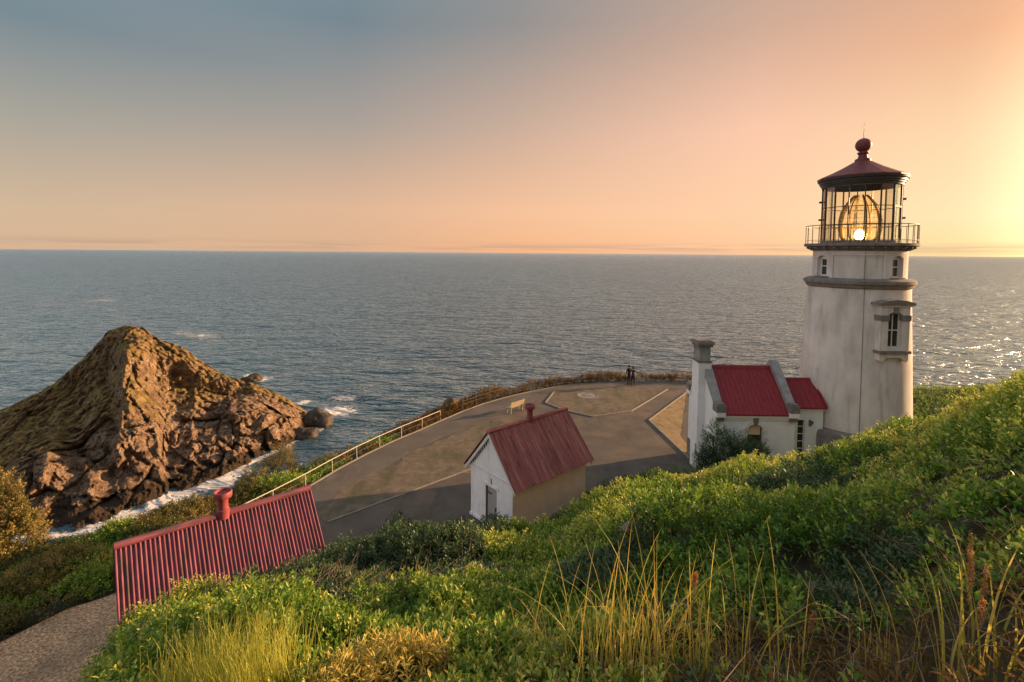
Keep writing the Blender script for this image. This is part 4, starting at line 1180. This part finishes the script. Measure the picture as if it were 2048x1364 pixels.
def person(loc, rz, label, height, top, arms):
    k = height / 1.75
    V = []; Ed = []; Rd = []
    def add(p, r, par=None):
        V.append(Vector(p) * k); Rd.append(r * k)
        if par is not None: Ed.append((par, len(V) - 1))
        return len(V) - 1
    pel = add((0, 0, .94), .145)
    wst = add((0, 0, 1.08), .135, pel); chs = add((0, .01, 1.28), .155, wst); shb = add((0, 0, 1.41), .12, chs)
    nk = add((0, 0, 1.50), .055, shb); hd0 = add((0, .02, 1.58), .075, nk); hd1 = add((0, .025, 1.66), .098, hd0); hd2 = add((0, .015, 1.72), .07, hd1)
    add((0, .115, 1.645), .016, hd1)                      # nose
    for s in (-1, 1): add((s * .098, .01, 1.65), .018, hd1)   # ears
    for s in (-1, 1):
        hip = add((s * .09, 0, .88), .095, pel); kn = add((s * .105, .02, .48), .06, hip); an = add((s * .11, -.01, .09), .042, kn)
        heel = add((s * .11, .02, .045), .042, an); add((s * .12, .17, .03), .032, heel)
    hands = []
    for s, pts in zip((-1, 1), arms):
        sh = add((s * .19, 0, 1.40), .065, shb)
        el_ = add(pts[0], .046, sh); wr = add(pts[1], .03, el_)
        d = (Vector(pts[1]) - Vector(pts[0])).normalized(); side = d.cross(Vector((0, .3, 1))).normalized()
        pal = add(Vector(pts[1]) + d * .07, .034, wr)
        for j, (o_, l_) in enumerate(((-.03, .07), (-.01, .085), (.01, .08), (.03, .065))):
            a_ = add(Vector(pts[1]) + d * .11 + side * o_, .0095, pal); add(Vector(pts[1]) + d * (.11 + l_) + side * o_ + Vector((0, .012, 0)), .008, a_)
        th_ = add(Vector(pts[1]) + d * .06 + side * -.05, .011, pal); add(Vector(pts[1]) + d * .1 + side * -.065, .009, th_)
        hands.append(Vector(pts[1]) * k)
    me = bpy.data.meshes.new('person'); me.from_pydata(V, Ed, [])
    tmp = bpy.data.objects.new('tmp_person', me); sc.collection.objects.link(tmp)
    sk = tmp.modifiers.new('skin', 'SKIN'); sk.use_smooth_shade = True
    for i, sv in enumerate(me.skin_vertices[0].data):
        sv.radius = (Rd[i], Rd[i]); sv.use_root = (i == 0)
    sb = tmp.modifiers.new('sub', 'SUBSURF'); sb.levels = 2; sb.render_levels = 2
    dg = bpy.context.evaluated_depsgraph_get()
    bme = bpy.data.meshes.new_from_object(tmp.evaluated_get(dg))
    bpy.data.objects.remove(tmp)
    bme.materials.clear()
    for m_ in (MT[top], MT['trousers'], MT['skin'], MT['hair'], MT['shoes']): bme.materials.append(m_)
    for p in bme.polygons:
        c = p.center; i = 0
        if c.z < .07 * k: i = 4
        elif c.z < .93 * k and abs(c.x) < .24 * k: i = 1
        if min((c - h).length for h in hands) < .02 * k or any((c - h).length < .2 * k and (c - h).dot(h - Vector((0, 0, 1.35 * k))) > 0 and abs(c.x) > .15 * k for h in hands): i = 2
        if c.z > 1.50 * k and abs(c.x) < .13 * k: i = 2
        p.material_index = i
    bme.shade_smooth()
    o = bpy.data.objects.new('person', bme); sc.collection.objects.link(o)
    o.location = loc; o.rotation_euler = (0, 0, rz)
    tag(o, label, 'person', 'couple standing by the far fence')
    # hair cap
    hm = MB(); prof = []
    for a in np.linspace(0, math.pi * .72, 9): prof.append((.108 * k * math.sin(a) + .002, (1.665 + .115 * math.cos(a)) * k))
    hm.lathe(prof, 18, 0, -.012 * k)
    hair = hm.build('hair', MT['hair'], o, True)
    return o


q1, q2 = P(1258, 769.5), P(1264, 771)
person((q1[0], q1[1], .016), R_(20), 'person in black by the fence on the left of a standing couple', 1.80, 'jacket',
       [((-.30, -.05, 1.14), (-.26, .12, .92)), ((.32, -.02, 1.18), (.42, .1, 1.02))])
person((q2[0] + .06, q2[1] - .1, .016), R_(-20), 'person in a plum jacket holding an arm out beside the standing companion', 1.70, 'plum',
       [((-.30, -.02, 1.16), (-.34, .12, .98)), ((.44, .08, 1.22), (.66, .16, 1.38))])


# ------------------------------------------------------------------ foliage
def make_sprig(n, spread, stem, leaf, seed, blade=False):
    """leaf quads of one sprig: (n,4,3) verts, each leaf folded along its midrib"""
    r = np.random.default_rng(seed)
    out = []
    for i in range(n):
        f = (i + .5) / n
        az = i * 2.4 + r.uniform(-.4, .4)
        el = r.uniform(.15, .75) + .55 * f
        ll = leaf * r.uniform(.75, 1.2) * (1.1 - .35 * f)
        wd_ = ll * (.26 if not blade else .09)
        base = np.array([r.normal(0, spread * .35), r.normal(0, spread * .35), stem * f])
        d = np.array([math.cos(az) * math.cos(el), math.sin(az) * math.cos(el), math.sin(el)])
        s_ = np.cross(d, [0, 0, 1]); s_ /= np.linalg.norm(s_) + 1e-9
        s_ = s_ * math.cos(.5) + np.cross(d, s_) * math.sin(r.uniform(-.6, .6))
        upv = np.cross(s_, d)
        base = base + d * ll * .15
        mid = base + d * ll * .55
        out.append([base, mid - s_ * wd_ + upv * ll * .10, base + d * ll - upv * ll * .06, mid + s_ * wd_ + upv * ll * .10])
    return np.array(out)


SPRIGS = [make_sprig(13, .06, .20, .088, k) for k in range(14)]
FINE = [make_sprig(13, .05, .18, .060, 40 + k) for k in range(8)]
NEEDLE = [make_sprig(13, .04, .20, .10, 80 + k, True) for k in range(8)]


def scatter(points, axes, scale, val, templates, jit=.16):
    """place sprig copies: points (n,3), axes (n,3) the up direction of each, scale (n), val (n) colour value 0..1"""
    n = len(points)
    which = rng.integers(0, len(templates), n)
    spin = rng.uniform(0, 2 * math.pi, n)
    z = axes / (np.linalg.norm(axes, axis=1, keepdims=True) + 1e-9)
    ref = np.where(np.abs(z[:, 2:3]) > .95, np.array([[1., 0, 0]]), np.array([[0, 0, 1.]]))
    x = np.cross(ref, z); x /= np.linalg.norm(x, axis=1, keepdims=True) + 1e-9
    y = np.cross(z, x)
    cx_, sx_ = np.cos(spin)[:, None], np.sin(spin)[:, None]
    xa, ya = x * cx_ + y * sx_, -x * sx_ + y * cx_
    Rm = np.stack([xa, ya, z], 2) * scale[:, None, None]
    Vs, vals = [], []
    for t in range(len(templates)):
        idx = np.where(which == t)[0]
        if not len(idx): continue
        tp = templates[t]                                   # (L,4,3)
        w = np.einsum('nij,lkj->nlki', Rm[idx], tp) + points[idx][:, None, None, :]
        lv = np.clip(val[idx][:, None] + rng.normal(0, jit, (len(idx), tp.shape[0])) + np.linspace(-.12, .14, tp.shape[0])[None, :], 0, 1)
        Vs.append(w.reshape(-1, 3)); vals.append(np.repeat(lv.reshape(-1), 4))
    V = np.concatenate(Vs); v = np.concatenate(vals)
    q = np.arange(0, len(V), 4)
    T = np.concatenate([np.stack([q, q + 1, q + 2], 1), np.stack([q, q + 2, q + 3], 1)])
    return V, T, v


def leaf_object(name, pts, axes, scale, val, templates, mat, parent=None, jit=.16):
    V, T, v = scatter(np.asarray(pts, float), np.asarray(axes, float), np.asarray(scale, float), np.asarray(val, float), templates, jit)
    return np_mesh(name, V, T, mat, {'v': v}, parent=parent)


WISPS = [(395, 1450, 620, 'wispy yellow green clump at the bottom left', (.5, .85), .17),
         (500, 1440, 760, 'taller wispy yellow green clump right of the bottom left one', (.55, .95), .20),
         (300, 1440, 320, 'small wispy clump at the lower left end of the bushes', (.35, .6), .15)]
def hit(px, py):
    d = ray(px, py)
    k = np.linspace(.8, 30, 1500)
    p = np.array([0, 0, CAMH])[None, :] + d[None, :] * (k / d[1])[:, None]
    i = int(np.argmax(p[:, 2] < ground_z(p[:, 0], p[:, 1])))
    return p[i]


CLEAR = [(*hit(w[0], w[1])[:2], .42) for w in WISPS] + [(*hit(790, 1400)[:2], .45), (*hit(690, 1420)[:2], .3)] + [(*hit(px, 1376)[:2], .16) for px in (1110, 1200, 1290, 1375, 1955)]


def uncleared(x, y):
    ok = np.ones(len(x), bool)
    for cx_, cy_, r_ in CLEAR: ok &= np.hypot(x - cx_, y - cy_) > r_
    return ok


BLD = [(np.array((.88, 22.36)), SR, 2.75, 1.65, 0, 0), (np.array((-8.41, 13.98)), SR, 2.6, 1.9, 0, 0)]


def clear_of_buildings(x, y):
    ok = np.ones(len(x), bool)
    for c, rz, hx, hy, _, _ in BLD:
        u = (x - c[0]) * math.cos(rz) + (y - c[1]) * math.sin(rz); v = -(x - c[0]) * math.sin(rz) + (y - c[1]) * math.cos(rz)
        ok &= ~((np.abs(u) < hx) & (np.abs(v) < hy))
    ok &= ~((x > HX - .5) & (x < HX + 6.2) & (np.abs(y - HY) < HWD + .12))
    ok &= np.hypot(x - TX, y - TY) > 3.3
    return ok


def norm_ground(x, y, e=.25):
    zx = (ground_z(x + e, y) - ground_z(x - e, y)) / (2 * e); zy = (ground_z(x, y + e) - ground_z(x, y - e)) / (2 * e)
    n = np.stack([-zx, -zy, np.ones_like(zx)], 1)
    return n / np.linalg.norm(n, axis=1, keepdims=True)


def hill_cover():
    n = 78000
    th = rng.uniform(R_(-57), R_(57), n)
    rmax = np.interp(th, _th, _hp[:, 3])
    rmax = np.where(th > R_(37), 32, rmax)
    r = 1.3 + (rmax + .1 - 1.3) * rng.uniform(0, 1, n) ** .8
    x, y = r * np.sin(th), r * np.cos(th)
    z = hill_z(x, y); lz = land_z(x, y)
    z = np.maximum(z, lz)
    dens = fbm(x * .55, y * .55, 11.0, 3)
    cand = clear_of_buildings(x, y) & uncleared(x, y) & ((z > .12) | (in_terrace(x, y) < -.3))
    dry = sstep(.32, .6, x / np.maximum(y, .1)) * sstep(5.5, 3.6, r)
    thin = rng.uniform(0, 1, n) > .76 + .6 * dens - .55 * dry
    bx, by = x[cand & thin], y[cand & thin]
    keep = cand & ~thin & ((z > .12) | (in_terrace(x, y) < -.3))
    x, y, z, r, dens = x[keep], y[keep], z[keep], r[keep], dens[keep]
    nn = norm_ground(x, y)
    hump = np.clip(.26 + .5 * fbm(x * .8, y * .8, 21.0, 2) + .12 * fbm(x * 2.4, y * 2.4, 5.0, 1), .0, .75) * np.clip(r / 6, .35, 1)
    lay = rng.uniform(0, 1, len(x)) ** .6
    pts = np.stack([x, y, z], 1) + nn * (hump * lay - .03)[:, None]
    ax = nn * .7 + np.array([0, 0, .6]) + rng.normal(0, .28, (len(x), 3))
    sc_ = rng.uniform(.75, 1.3, len(x)) * np.clip(.58 + r * .034, .58, 1.2)
    val = .46 + .22 * fbm(x * .35, y * .35, 2.0, 2) + .34 * (lay - .6) + rng.normal(0, .07, len(x)) + .55 * sstep(10, 14, r) * sstep(4.5, 8.5, x) * lay * sstep(-.5, .3, fbm(x * .6, y * .6, 14.0, 2) + .3)  # yellower toward the right crest: its backlight is painted into the leaf colour
    # a darker, bluer bramble takes over in patches
    tt = x / np.maximum(y, .1)
    dk = np.zeros(len(x))
    for t0, r0, st_, sr in [(-.22, 15.5, .22, 3.5), (-.30, 11.5, .2, 2.6), (-.12, 10.0, .13, 2.0), (-.05, 17.5, .1, 2.0), (.18, 20.5, .12, 2.0), (.35, 23, .12, 1.6), (.62, 13, .1, 1.6), (.2, 7.2, .12, 1.0), (.75, 6, .12, 1.2)]:
        dk = np.maximum(dk, np.exp(-((tt - t0) / st_) ** 2 - ((r - r0) / sr) ** 2))
    dk = dk + .35 * fbm(x * .7, y * .7, 81.0, 3) > .33
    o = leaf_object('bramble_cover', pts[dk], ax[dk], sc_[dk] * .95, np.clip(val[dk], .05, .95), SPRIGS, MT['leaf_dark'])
    tag(o, 'dark blue green bramble patches on the near hillside', None, None, 'stuff')
    pts, ax, sc_, val = pts[~dk], ax[~dk], sc_[~dk], val[~dk]
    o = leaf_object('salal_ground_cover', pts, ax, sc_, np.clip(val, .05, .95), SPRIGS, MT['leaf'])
    tag(o, 'glossy green leafy ground cover carpeting the near hillside', None, None, 'stuff')
    # bare twigs and dead stems showing between the leaves
    i = rng.choice(len(bx), min(4500, len(bx)), replace=False)
    x, y = bx[i], by[i]; r = np.hypot(x, y); z = ground_z(x, y); nn = norm_ground(x, y); i = np.arange(len(x))
    V, T = [], []
    for k in i:
        p = np.array((x[k], y[k], z[k])) + nn[k] * rng.uniform(.1, .4)
        d = rng.normal(0, 1, 3); d[2] = abs(d[2]) * .7; d /= np.linalg.norm(d)
        L_ = rng.uniform(.12, .5); s_ = np.cross(d, [.3, .2, 1]); s_ /= np.linalg.norm(s_); w_ = .0022 + .0003 * r[k]
        b = len(V); c2 = np.cross(d, s_)
        V += [p + s_ * w_, p - s_ * w_ * .5 + c2 * w_, p - s_ * w_ * .5 - c2 * w_, p + d * L_ + rng.normal(0, .04, 3)]
        T += [(b, b + 1, b + 3), (b + 1, b + 2, b + 3), (b + 2, b, b + 3)]
    o = np_mesh('dead_twigs', np.array(V), np.array(T), MT['twig'])
    k = rng.choice(len(bx), min(3500, len(bx)), replace=False)
    k = k[(np.hypot(bx[k], by[k]) < 6.5)]
    dz = ground_z(bx[k], by[k])
    o2 = leaf_object('dry_grass_litter', np.stack([bx[k], by[k], dz + rng.uniform(0, .15, len(k))], 1), norm_ground(bx[k], by[k]) + rng.normal(0, .7, (len(k), 3)), rng.uniform(.6, 1.3, len(k)), rng.uniform(.2, .9, len(k)), NEEDLE, MT['dry_scrub'])
    tag(o2, 'brown dry grass and leaf litter between the near plants', None, None, 'stuff')
    tag(o, 'bare grey twigs poking through the leafy hillside', None, None, 'stuff')


hill_cover()


def far_cover():
    n = 17000
    x = rng.uniform(22.5, 62, n); y = rng.uniform(22, 47, n)
    k = (poly_sd(x, y, CLIFF) > -1.5) & (np.hypot(x, y) > 30)
    x, y = x[k], y[k]
    z = ground_z(x, y); nn = norm_ground(x, y)
    pts = np.stack([x, y, z + np.clip(.15 + .25 * fbm(x * .5, y * .5, 71., 2), 0, .5) * rng.uniform(0, 1, len(x))], 1)
    val = np.clip(.55 + .25 * fbm(x * .4, y * .4, 72., 2), .1, .95)
    tag(leaf_object('meadow_cover', pts, nn + rng.normal(0, .3, (len(x), 3)), rng.uniform(.9, 1.5, len(x)), val, SPRIGS, MT['leaf']), 'low green growth on the far shoulder right of the lighthouse', None, None, 'stuff')


far_cover()


def sea_slope_cover():
    n = 120000
    x = np.concatenate([rng.uniform(-34, 24, n), rng.uniform(-24, -9, 26000)]); y = np.concatenate([rng.uniform(12, 48.5, n), rng.uniform(12, 24, 26000)]); n = len(x)
    td = in_terrace(x, y); sd = poly_sd(x, y, CLIFF)
    keep = (td < -.08) & (sd > -3.5) & (hill_z(x, y) < land_z(x, y) + .05) & (x < 19)
    keep &= rng.uniform(0, 1, n) < np.where(td > -5, 1, .45) * (.75 + .5 * fbm(x * .5, y * .5, 41.0, 2)) * np.where(y > 36, .8, 1)
    x, y, td = x[keep], y[keep], td[keep]
    z = land_z(x, y); nn = norm_ground(x, y)
    left = sstep(30, 20, y)
    hump = np.clip(.16 + .16 * left + .34 * fbm(x * .55, y * .55, 51.0, 2), .06, 1.35) * np.clip(-td * 1.1, .45, 1)
    hump = np.where(y > 36, hump * 1.2 + .15, hump)
    lay = rng.uniform(0, 1, len(x)) ** .6
    pts = np.stack([x, y, z], 1) + np.array([0, 0, 1.]) * (hump * lay)[:, None]
    ax = np.array([0, 0, .9]) + rng.normal(0, .45, (len(x), 3))
    far = y > 33 + 3 * fbm(x * .4, y * .4, 3.3, 2)
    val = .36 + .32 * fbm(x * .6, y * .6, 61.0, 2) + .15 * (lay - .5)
    sc_ = rng.uniform(1.2, 2.0, len(x))
    a = ~far
    gs = a & (fbm(x * .35, y * .35, 91.0, 3) + rng.normal(0, .12, len(x)) > .0)
    a = a & ~gs
    tag(leaf_object('green_scrub', pts[gs], ax[gs], sc_[gs], np.clip(val[gs] + .02, 0, 1), FINE, MT['leaf']), 'green leafy patches in the scrub beyond the railing', None, None, 'stuff')
    tag(leaf_object('coastal_scrub', pts[a], ax[a], sc_[a], np.clip(val[a], 0, 1), FINE, MT['scrub']), 'tangled green and amber scrub on the slope beyond the railing', None, None, 'stuff')
    tag(leaf_object('dry_scrub', pts[far], ax[far], sc_[far] * 1.15, np.clip(val[far], 0, 1), NEEDLE, MT['dry_scrub']), 'dry brown scrub along the far lip of the terrace', None, None, 'stuff')


sea_slope_cover()


def shrub(base, rad, ht, n, mat, temps, label, sz=1.0, v0=.45, group=None, lean=(0, 0)):
    """one shrub: stems and a lumpy foliage mass of sprigs"""
    t = empty('shrub', base, 0, label, 'shrub', group)
    d = rng.normal(0, 1, (n, 3)); d /= np.linalg.norm(d, axis=1, keepdims=True); d[:, 2] = np.abs(d[:, 2]) * 1.0 - .12
    s0 = rng.uniform(0, 50)
    lump = 1 + .34 * fbm(d[:, 0] * 1.7 + s0, d[:, 1] * 1.7, d[:, 2] * 1.7, 2) + .16 * fbm(d[:, 0] * 4.5 + s0, d[:, 1] * 4.5, d[:, 2] * 4.5, 1)
    f = rng.uniform(.45, 1.0, n) ** .5
    p = d * np.array([rad[0], rad[1], ht]) * (lump * f)[:, None]
    p[:, 2] = np.maximum(p[:, 2] + ht * .08, .03)
    p[:, 0] += lean[0] * p[:, 2]; p[:, 1] += lean[1] * p[:, 2]
    ax = d + np.array([0, 0, .6]) + rng.normal(0, .25, (n, 3))
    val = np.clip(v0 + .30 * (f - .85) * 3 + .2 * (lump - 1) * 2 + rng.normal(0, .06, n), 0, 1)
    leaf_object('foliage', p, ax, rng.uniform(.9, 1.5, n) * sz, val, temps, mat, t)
    st = MB()
    for k in range(7):
        a = 2 * math.pi * k / 7 + random.uniform(-.3, .3); e = random.uniform(.35, .75)
        tip = (math.cos(a) * rad[0] * e, math.sin(a) * rad[1] * e, ht * random.uniform(.6, .9))
        st.tube([(0, 0, -.1), (tip[0] * .4, tip[1] * .4, tip[2] * .5), tip], [.03, .02, .008], 5)
    st.build('stem', MT['bark'], t)
    return t


def on_ground(px, py_top, D, ht):
    p = PD(px, py_top, D); z = float(ground_z(np.array([p[0]]), np.array([p[1]]))[0])
    return p[0], p[1], z, max(p[2] - z, ht)


SHR = [
    # px, py of its top, depth, radius, n, material, templates, label, size, v0
    (1480, 868, 23.4, (2.0, .8), 1500, 'leaf_dark', FINE, 'dark evergreen shrub under the arched window of the workroom', 1.25, .4),
    (1418, 882, 23.6, (.8, .6), 360, 'leaf_dark', FINE, 'dark shrub at the chimney corner of the workroom', 1.2, .35),
    (1000, 1030, 18.7, (.95, .6), 420, 'leaf_dark', SPRIGS, 'bushy green shrub right below the oil house door', .8, .55),
    (915, 1040, 18.0, (.75, .6), 300, 'leaf_dark', SPRIGS, 'dark leafy shrub at the left foot of the white gable', .8, .45),
    (800, 1046, 16.4, (1.1, .8), 520, 'leaf_dark', SPRIGS, 'tall dark bramble mound beside the road between the two oil houses', .85, .42),
    (735, 1080, 15.0, (.85, .7), 320, 'leaf_dark', SPRIGS, 'bramble with grey tips just right of the pinkish roof edge', .8, .35),
    (645, 1118, 12.9, (.8, .5), 300, 'leaf_dark', FINE, 'straggly grey green shrub against the lower right roof corner', 1.1, .5),
    (540, 1140, 11.8, (.9, .55), 320, 'leaf_dark', FINE, 'thin twiggy shrub overlapping the lower edge of the pinkish roof', 1.1, .45),
    (400, 1168, 10.2, (.9, .7), 480, 'leaf', FINE, 'bright green rounded shrub below the left half of the pinkish roof', .95, .62),
    (300, 1222, 9.2, (.8, .7), 420, 'leaf', FINE, 'bright green shrub at the left lower corner of the pinkish roof', .95, .6),
    (860, 1150, 11.4, (1.2, .8), 560, 'leaf_dark', SPRIGS, 'large dark shrub mound in the middle of the near slope', .75, .4),
    (770, 1064, 14.6, (.8, .6), 520, 'leaf_dark', SPRIGS, 'dark rounded bush in front of the tall bramble mound by the road', .8, .4),
    (860, 1072, 15.0, (.8, .6), 520, 'leaf_dark', SPRIGS, 'dark rounded bush between the bramble mound and the white gable', .8, .42),
    (690, 1128, 11.6, (.75, .55), 480, 'leaf_dark', SPRIGS, 'low dark bush below the right end of the pinkish roof', .75, .4),
    (780, 1120, 12.0, (.85, .6), 560, 'leaf_dark', SPRIGS, 'broad dark bush in the hollow below the bramble mound', .75, .36),
    (960, 1098, 14.0, (.75, .55), 480, 'leaf_dark', SPRIGS, 'dark green bush downhill of the shrub at the shed door', .78, .45),
    (620, 1185, 9.4, (.7, .5), 460, 'leaf_dark', FINE, 'dark twiggy bush under the middle of the pinkish roof', .9, .35),
    (1110, 1032, 18.4, (.8, .5), 420, 'leaf_dark', SPRIGS, 'dark bush at the foot of the tan wall', .8, .45),
    (1230, 972, 21.6, (1.2, .8), 420, 'leaf_dark', SPRIGS, 'dark shrub on the bank right of the tan wall', .8, .45),
    (1330, 948, 22.3, (1.3, .8), 420, 'leaf_dark', SPRIGS, 'dark green shrub on the bank beside the road end', .8, .5),
    (790, 1272, 'hit', (.48, .36), 170, 'leaf_gold', NEEDLE, 'golden sunlit shrub with narrow leaves at the bottom edge', .75, .7),
    (690, 1310, 'hit', (.3, .25), 80, 'leaf_gold', NEEDLE, 'small golden sprigs left of the larger golden shrub', .7, .65),
    (2, 912, 19.0, (1.0, .9), 760, 'scrub', FINE, 'tall golden shrub at the left edge before the sea stack', 1.5, .55),
    (560, 905, 27.0, (1.3, .9), 520, 'scrub', FINE, 'dark amber topped bush seaward of the pale railing', 1.3, .4),
    (505, 930, 25.5, (.9, .8), 320, 'scrub', FINE, 'low amber bush left of the largest bush beyond the railing', 1.3, .45),
    (420, 1008, 22.2, (1.0, .7), 320, 'scrub', FINE, 'green and amber bush rising behind the roof vent', 1.25, .5),
    (290, 1058, 19.6, (1.1, .7), 340, 'scrub', FINE, 'amber flecked bush behind the left end of the pinkish roof', 1.2, .55),
    (150, 1098, 18.0, (1.1, .7), 340, 'scrub', FINE, 'sunlit amber bush above the bend of the gravel path', 1.2, .6),
    (60, 1128, 17.0, (1.1, .8), 340, 'scrub', FINE, 'amber and green bush on the verge at the left edge', 1.2, .55),
    (200, 1120, 17.6, (.9, .7), 320, 'leaf_gold', FINE, 'orange leaved bush beside the left gable of the pinkish roofed oil house', 1.1, .45),
]
for px, py, D, rad, n, mat, tm, lab, sz, v0 in SHR:
    if D == 'hit':
        x, y, z = hit(px, py + 118); h = .34
    else: x, y, z, h = on_ground(px, py, D, .45)
    shrub((x, y, z - .08), rad, min(h / 1.0, 3.2), int(n * 1.7), MT[mat], tm, lab, sz, v0)


# ------------------------------------------------------------------ grass in the foreground
def blade_mesh(L, w, bend, az, v, seg=7):
    """one grass blade: folded ribbon rising and arching towards az; local coords"""
    pts = []; vals = []
    for i in range(seg + 1):
        f = i / seg
        a = bend * f * f
        rr_ = L * (f * math.sin(bend * .15) + math.sin(a) * f * .6)
        zz = L * f * math.cos(a * .6)
        c = np.array((math.cos(az) * rr_, math.sin(az) * rr_, zz))
        s_ = np.array((-math.sin(az), math.cos(az), 0)) * w * (1 - f) ** .7 * (.6 + .4 * min(1, f * 4))
        fold = np.array((math.cos(az), math.sin(az), 0)) * w * .5 * (1 - f)
        pts += [c - s_, c + fold, c + s_]
        vals += [v + .35 * f] * 3
    T = []
    for i in range(seg):
        for k in (0, 1):
            a = i * 3 + k
            T += [(a, a + 1, a + 4), (a, a + 4, a + 3)]
    return np.array(pts), np.array(T), np.clip(vals, 0, 1)


def tuft(px, py, D, blades, label, Lr, wr, group='tall grass tufts in the foreground', vb=.35, heads=0):
    p = hit(px, py); z = p[2]
    t = empty('grass_tuft', (p[0], p[1], z - .03), 0, label, 'grass', group)
    for k in range(blades):
        L_ = random.uniform(*Lr)
        V, T, v = blade_mesh(L_, random.uniform(*wr) * .85, random.choice((random.uniform(.1, .5), random.uniform(.3, 1.3))), random.uniform(0, 2 * math.pi), vb + random.uniform(-.3, .35))
        V = V + np.array((random.gauss(0, .15), random.gauss(0, .12), 0))
        np_mesh('blade', V, T, MT['blade'], {'v': v}, smooth=True, parent=t)
    for k in range(heads):
        az = random.uniform(0, 6.28); L_ = Lr[1] * random.uniform(.9, 1.1); bx, by = random.gauss(0, .04), random.gauss(0, .04)
        tip = np.array((bx + math.cos(az) * .06, by + math.sin(az) * .06, L_))
        st = MB().tube([(bx, by, 0), (bx, by, L_ * .5), tuple(tip)], [.0035, .003, .002], 5).build('stalk', MT['twig'], t)
        n = 110
        f = np.linspace(0, 1, n)
        pts = tip[None, :] - np.array((math.cos(az) * .03, math.sin(az) * .03, .15 + .25 * (wr[0] > .007)))[None, :] * f[:, None] + rng.normal(0, .004, (n, 3))
        ax = np.stack([rng.normal(0, .5, n), rng.normal(0, .5, n), np.ones(n)], 1)
        sd_ = [make_sprig(4, .05, .1, .30, 300 + j) for j in range(3)]
        leaf_object('seed_head', pts, ax, .045 * (.35 + .9 * np.sin(np.pi * np.clip(f * .9 + .08, 0, 1))), .5 + 0 * f, sd_, MT['seed'], t)
    return t


for (px, py, n, lab, Lr, wr, vb, heads) in [
        (1110, 1385, 16, 'yellow grass tuft with long blades leaning left near the bottom middle', (.6, 1.15), (.005, .009), .45, 0),
        (1200, 1380, 22, 'tall yellow grass tuft left of the densest grass', (.6, 1.2), (.005, .010), .4, 0),
        (1290, 1372, 40, 'densest tall yellow grass tuft at the bottom middle', (.6, 1.25), (.006, .011), .35, 0),
        (1375, 1380, 22, 'yellow grass tuft right of the densest tuft', (.5, 1.0), (.005, .010), .5, 1),
        (1450, 1375, 12, 'sparse upright green grass stems right of the tall tufts', (.6, 1.2), (.004, .008), .2, 0),
        (1520, 1390, 9, 'few long grass blades bending right near the bottom', (.5, 1.15), (.006, .010), .3, 0),
        (1590, 1380, 9, 'sparse grass tuft with one rusty seed head at the bottom', (.3, .7), (.004, .008), .6, 1),
        (1690, 1385, 12, 'short dry orange grass tuft in the dry patch', (.25, .55), (.003, .006), .75, 0),
        (1770, 1375, 26, 'fan of fine yellow grass in the dry patch', (.3, .55), (.003, .005), .35, 0),
        (1850, 1390, 9, 'long olive grass blades left of the rusty seed heads', (.5, .95), (.006, .010), .3, 0),
        (1955, 1380, 9, 'broad bladed grass with tall rusty seed heads near the right corner', (.5, .85), (.008, .013), .25, 2),
        (2030, 1385, 10, 'broad yellow grass blades cut by the right edge', (.4, .85), (.008, .014), .3, 0),
        (1010, 1390, 9, 'thin leaning grass stems left of all the tall tufts', (.5, .95), (.004, .007), .5, 0)]:
    tuft(px, py, 0, int(n * 1.5), lab, Lr, wr, vb=vb, heads=heads)


def wisp(px, py, D, n, label, Lr, spread):
    p = hit(px, py); z = p[2]
    t = empty('broom_clump', (p[0], p[1], z - .04), 0, label, 'shrub', 'wispy yellow green clumps at the bottom edge')
    Vs, Ts, vs_ = [], [], []; b = 0
    for k in range(n):
        V, T, v = blade_mesh(random.uniform(*Lr), random.uniform(.003, .0055), random.uniform(.05, .5), random.uniform(0, 6.28), random.uniform(.1, .7), 4)
        V = V + np.array((random.gauss(0, spread), random.gauss(0, spread), 0))
        Vs.append(V); Ts.append(T + b); vs_.append(v); b += len(V)
    o = np_mesh('stalks', np.concatenate(Vs), np.concatenate(Ts), MT['broom'], {'v': np.concatenate(vs_)}, parent=t)
    o['kind'] = 'stuff'


for w in WISPS: wisp(w[0], w[1], 0, w[2], w[3], w[4], w[5])

# weathered stump in the leaves
p = PD(1252, 1170, 8.0)
z = float(ground_z(np.array([p[0]]), np.array([p[1]]))[0])
st = MB().tube([(0, 0, -.2), (.02, 0, .25), (0, .03, .5), (.05, 0, .62)], [.14, .12, .1, .05], 9)
so_ = st.build('tree_stump', MT['twig'], None, True); so_.location = (p[0], p[1], z)
tag(so_, 'weathered grey stump among the leaves of the near slope', 'stump')
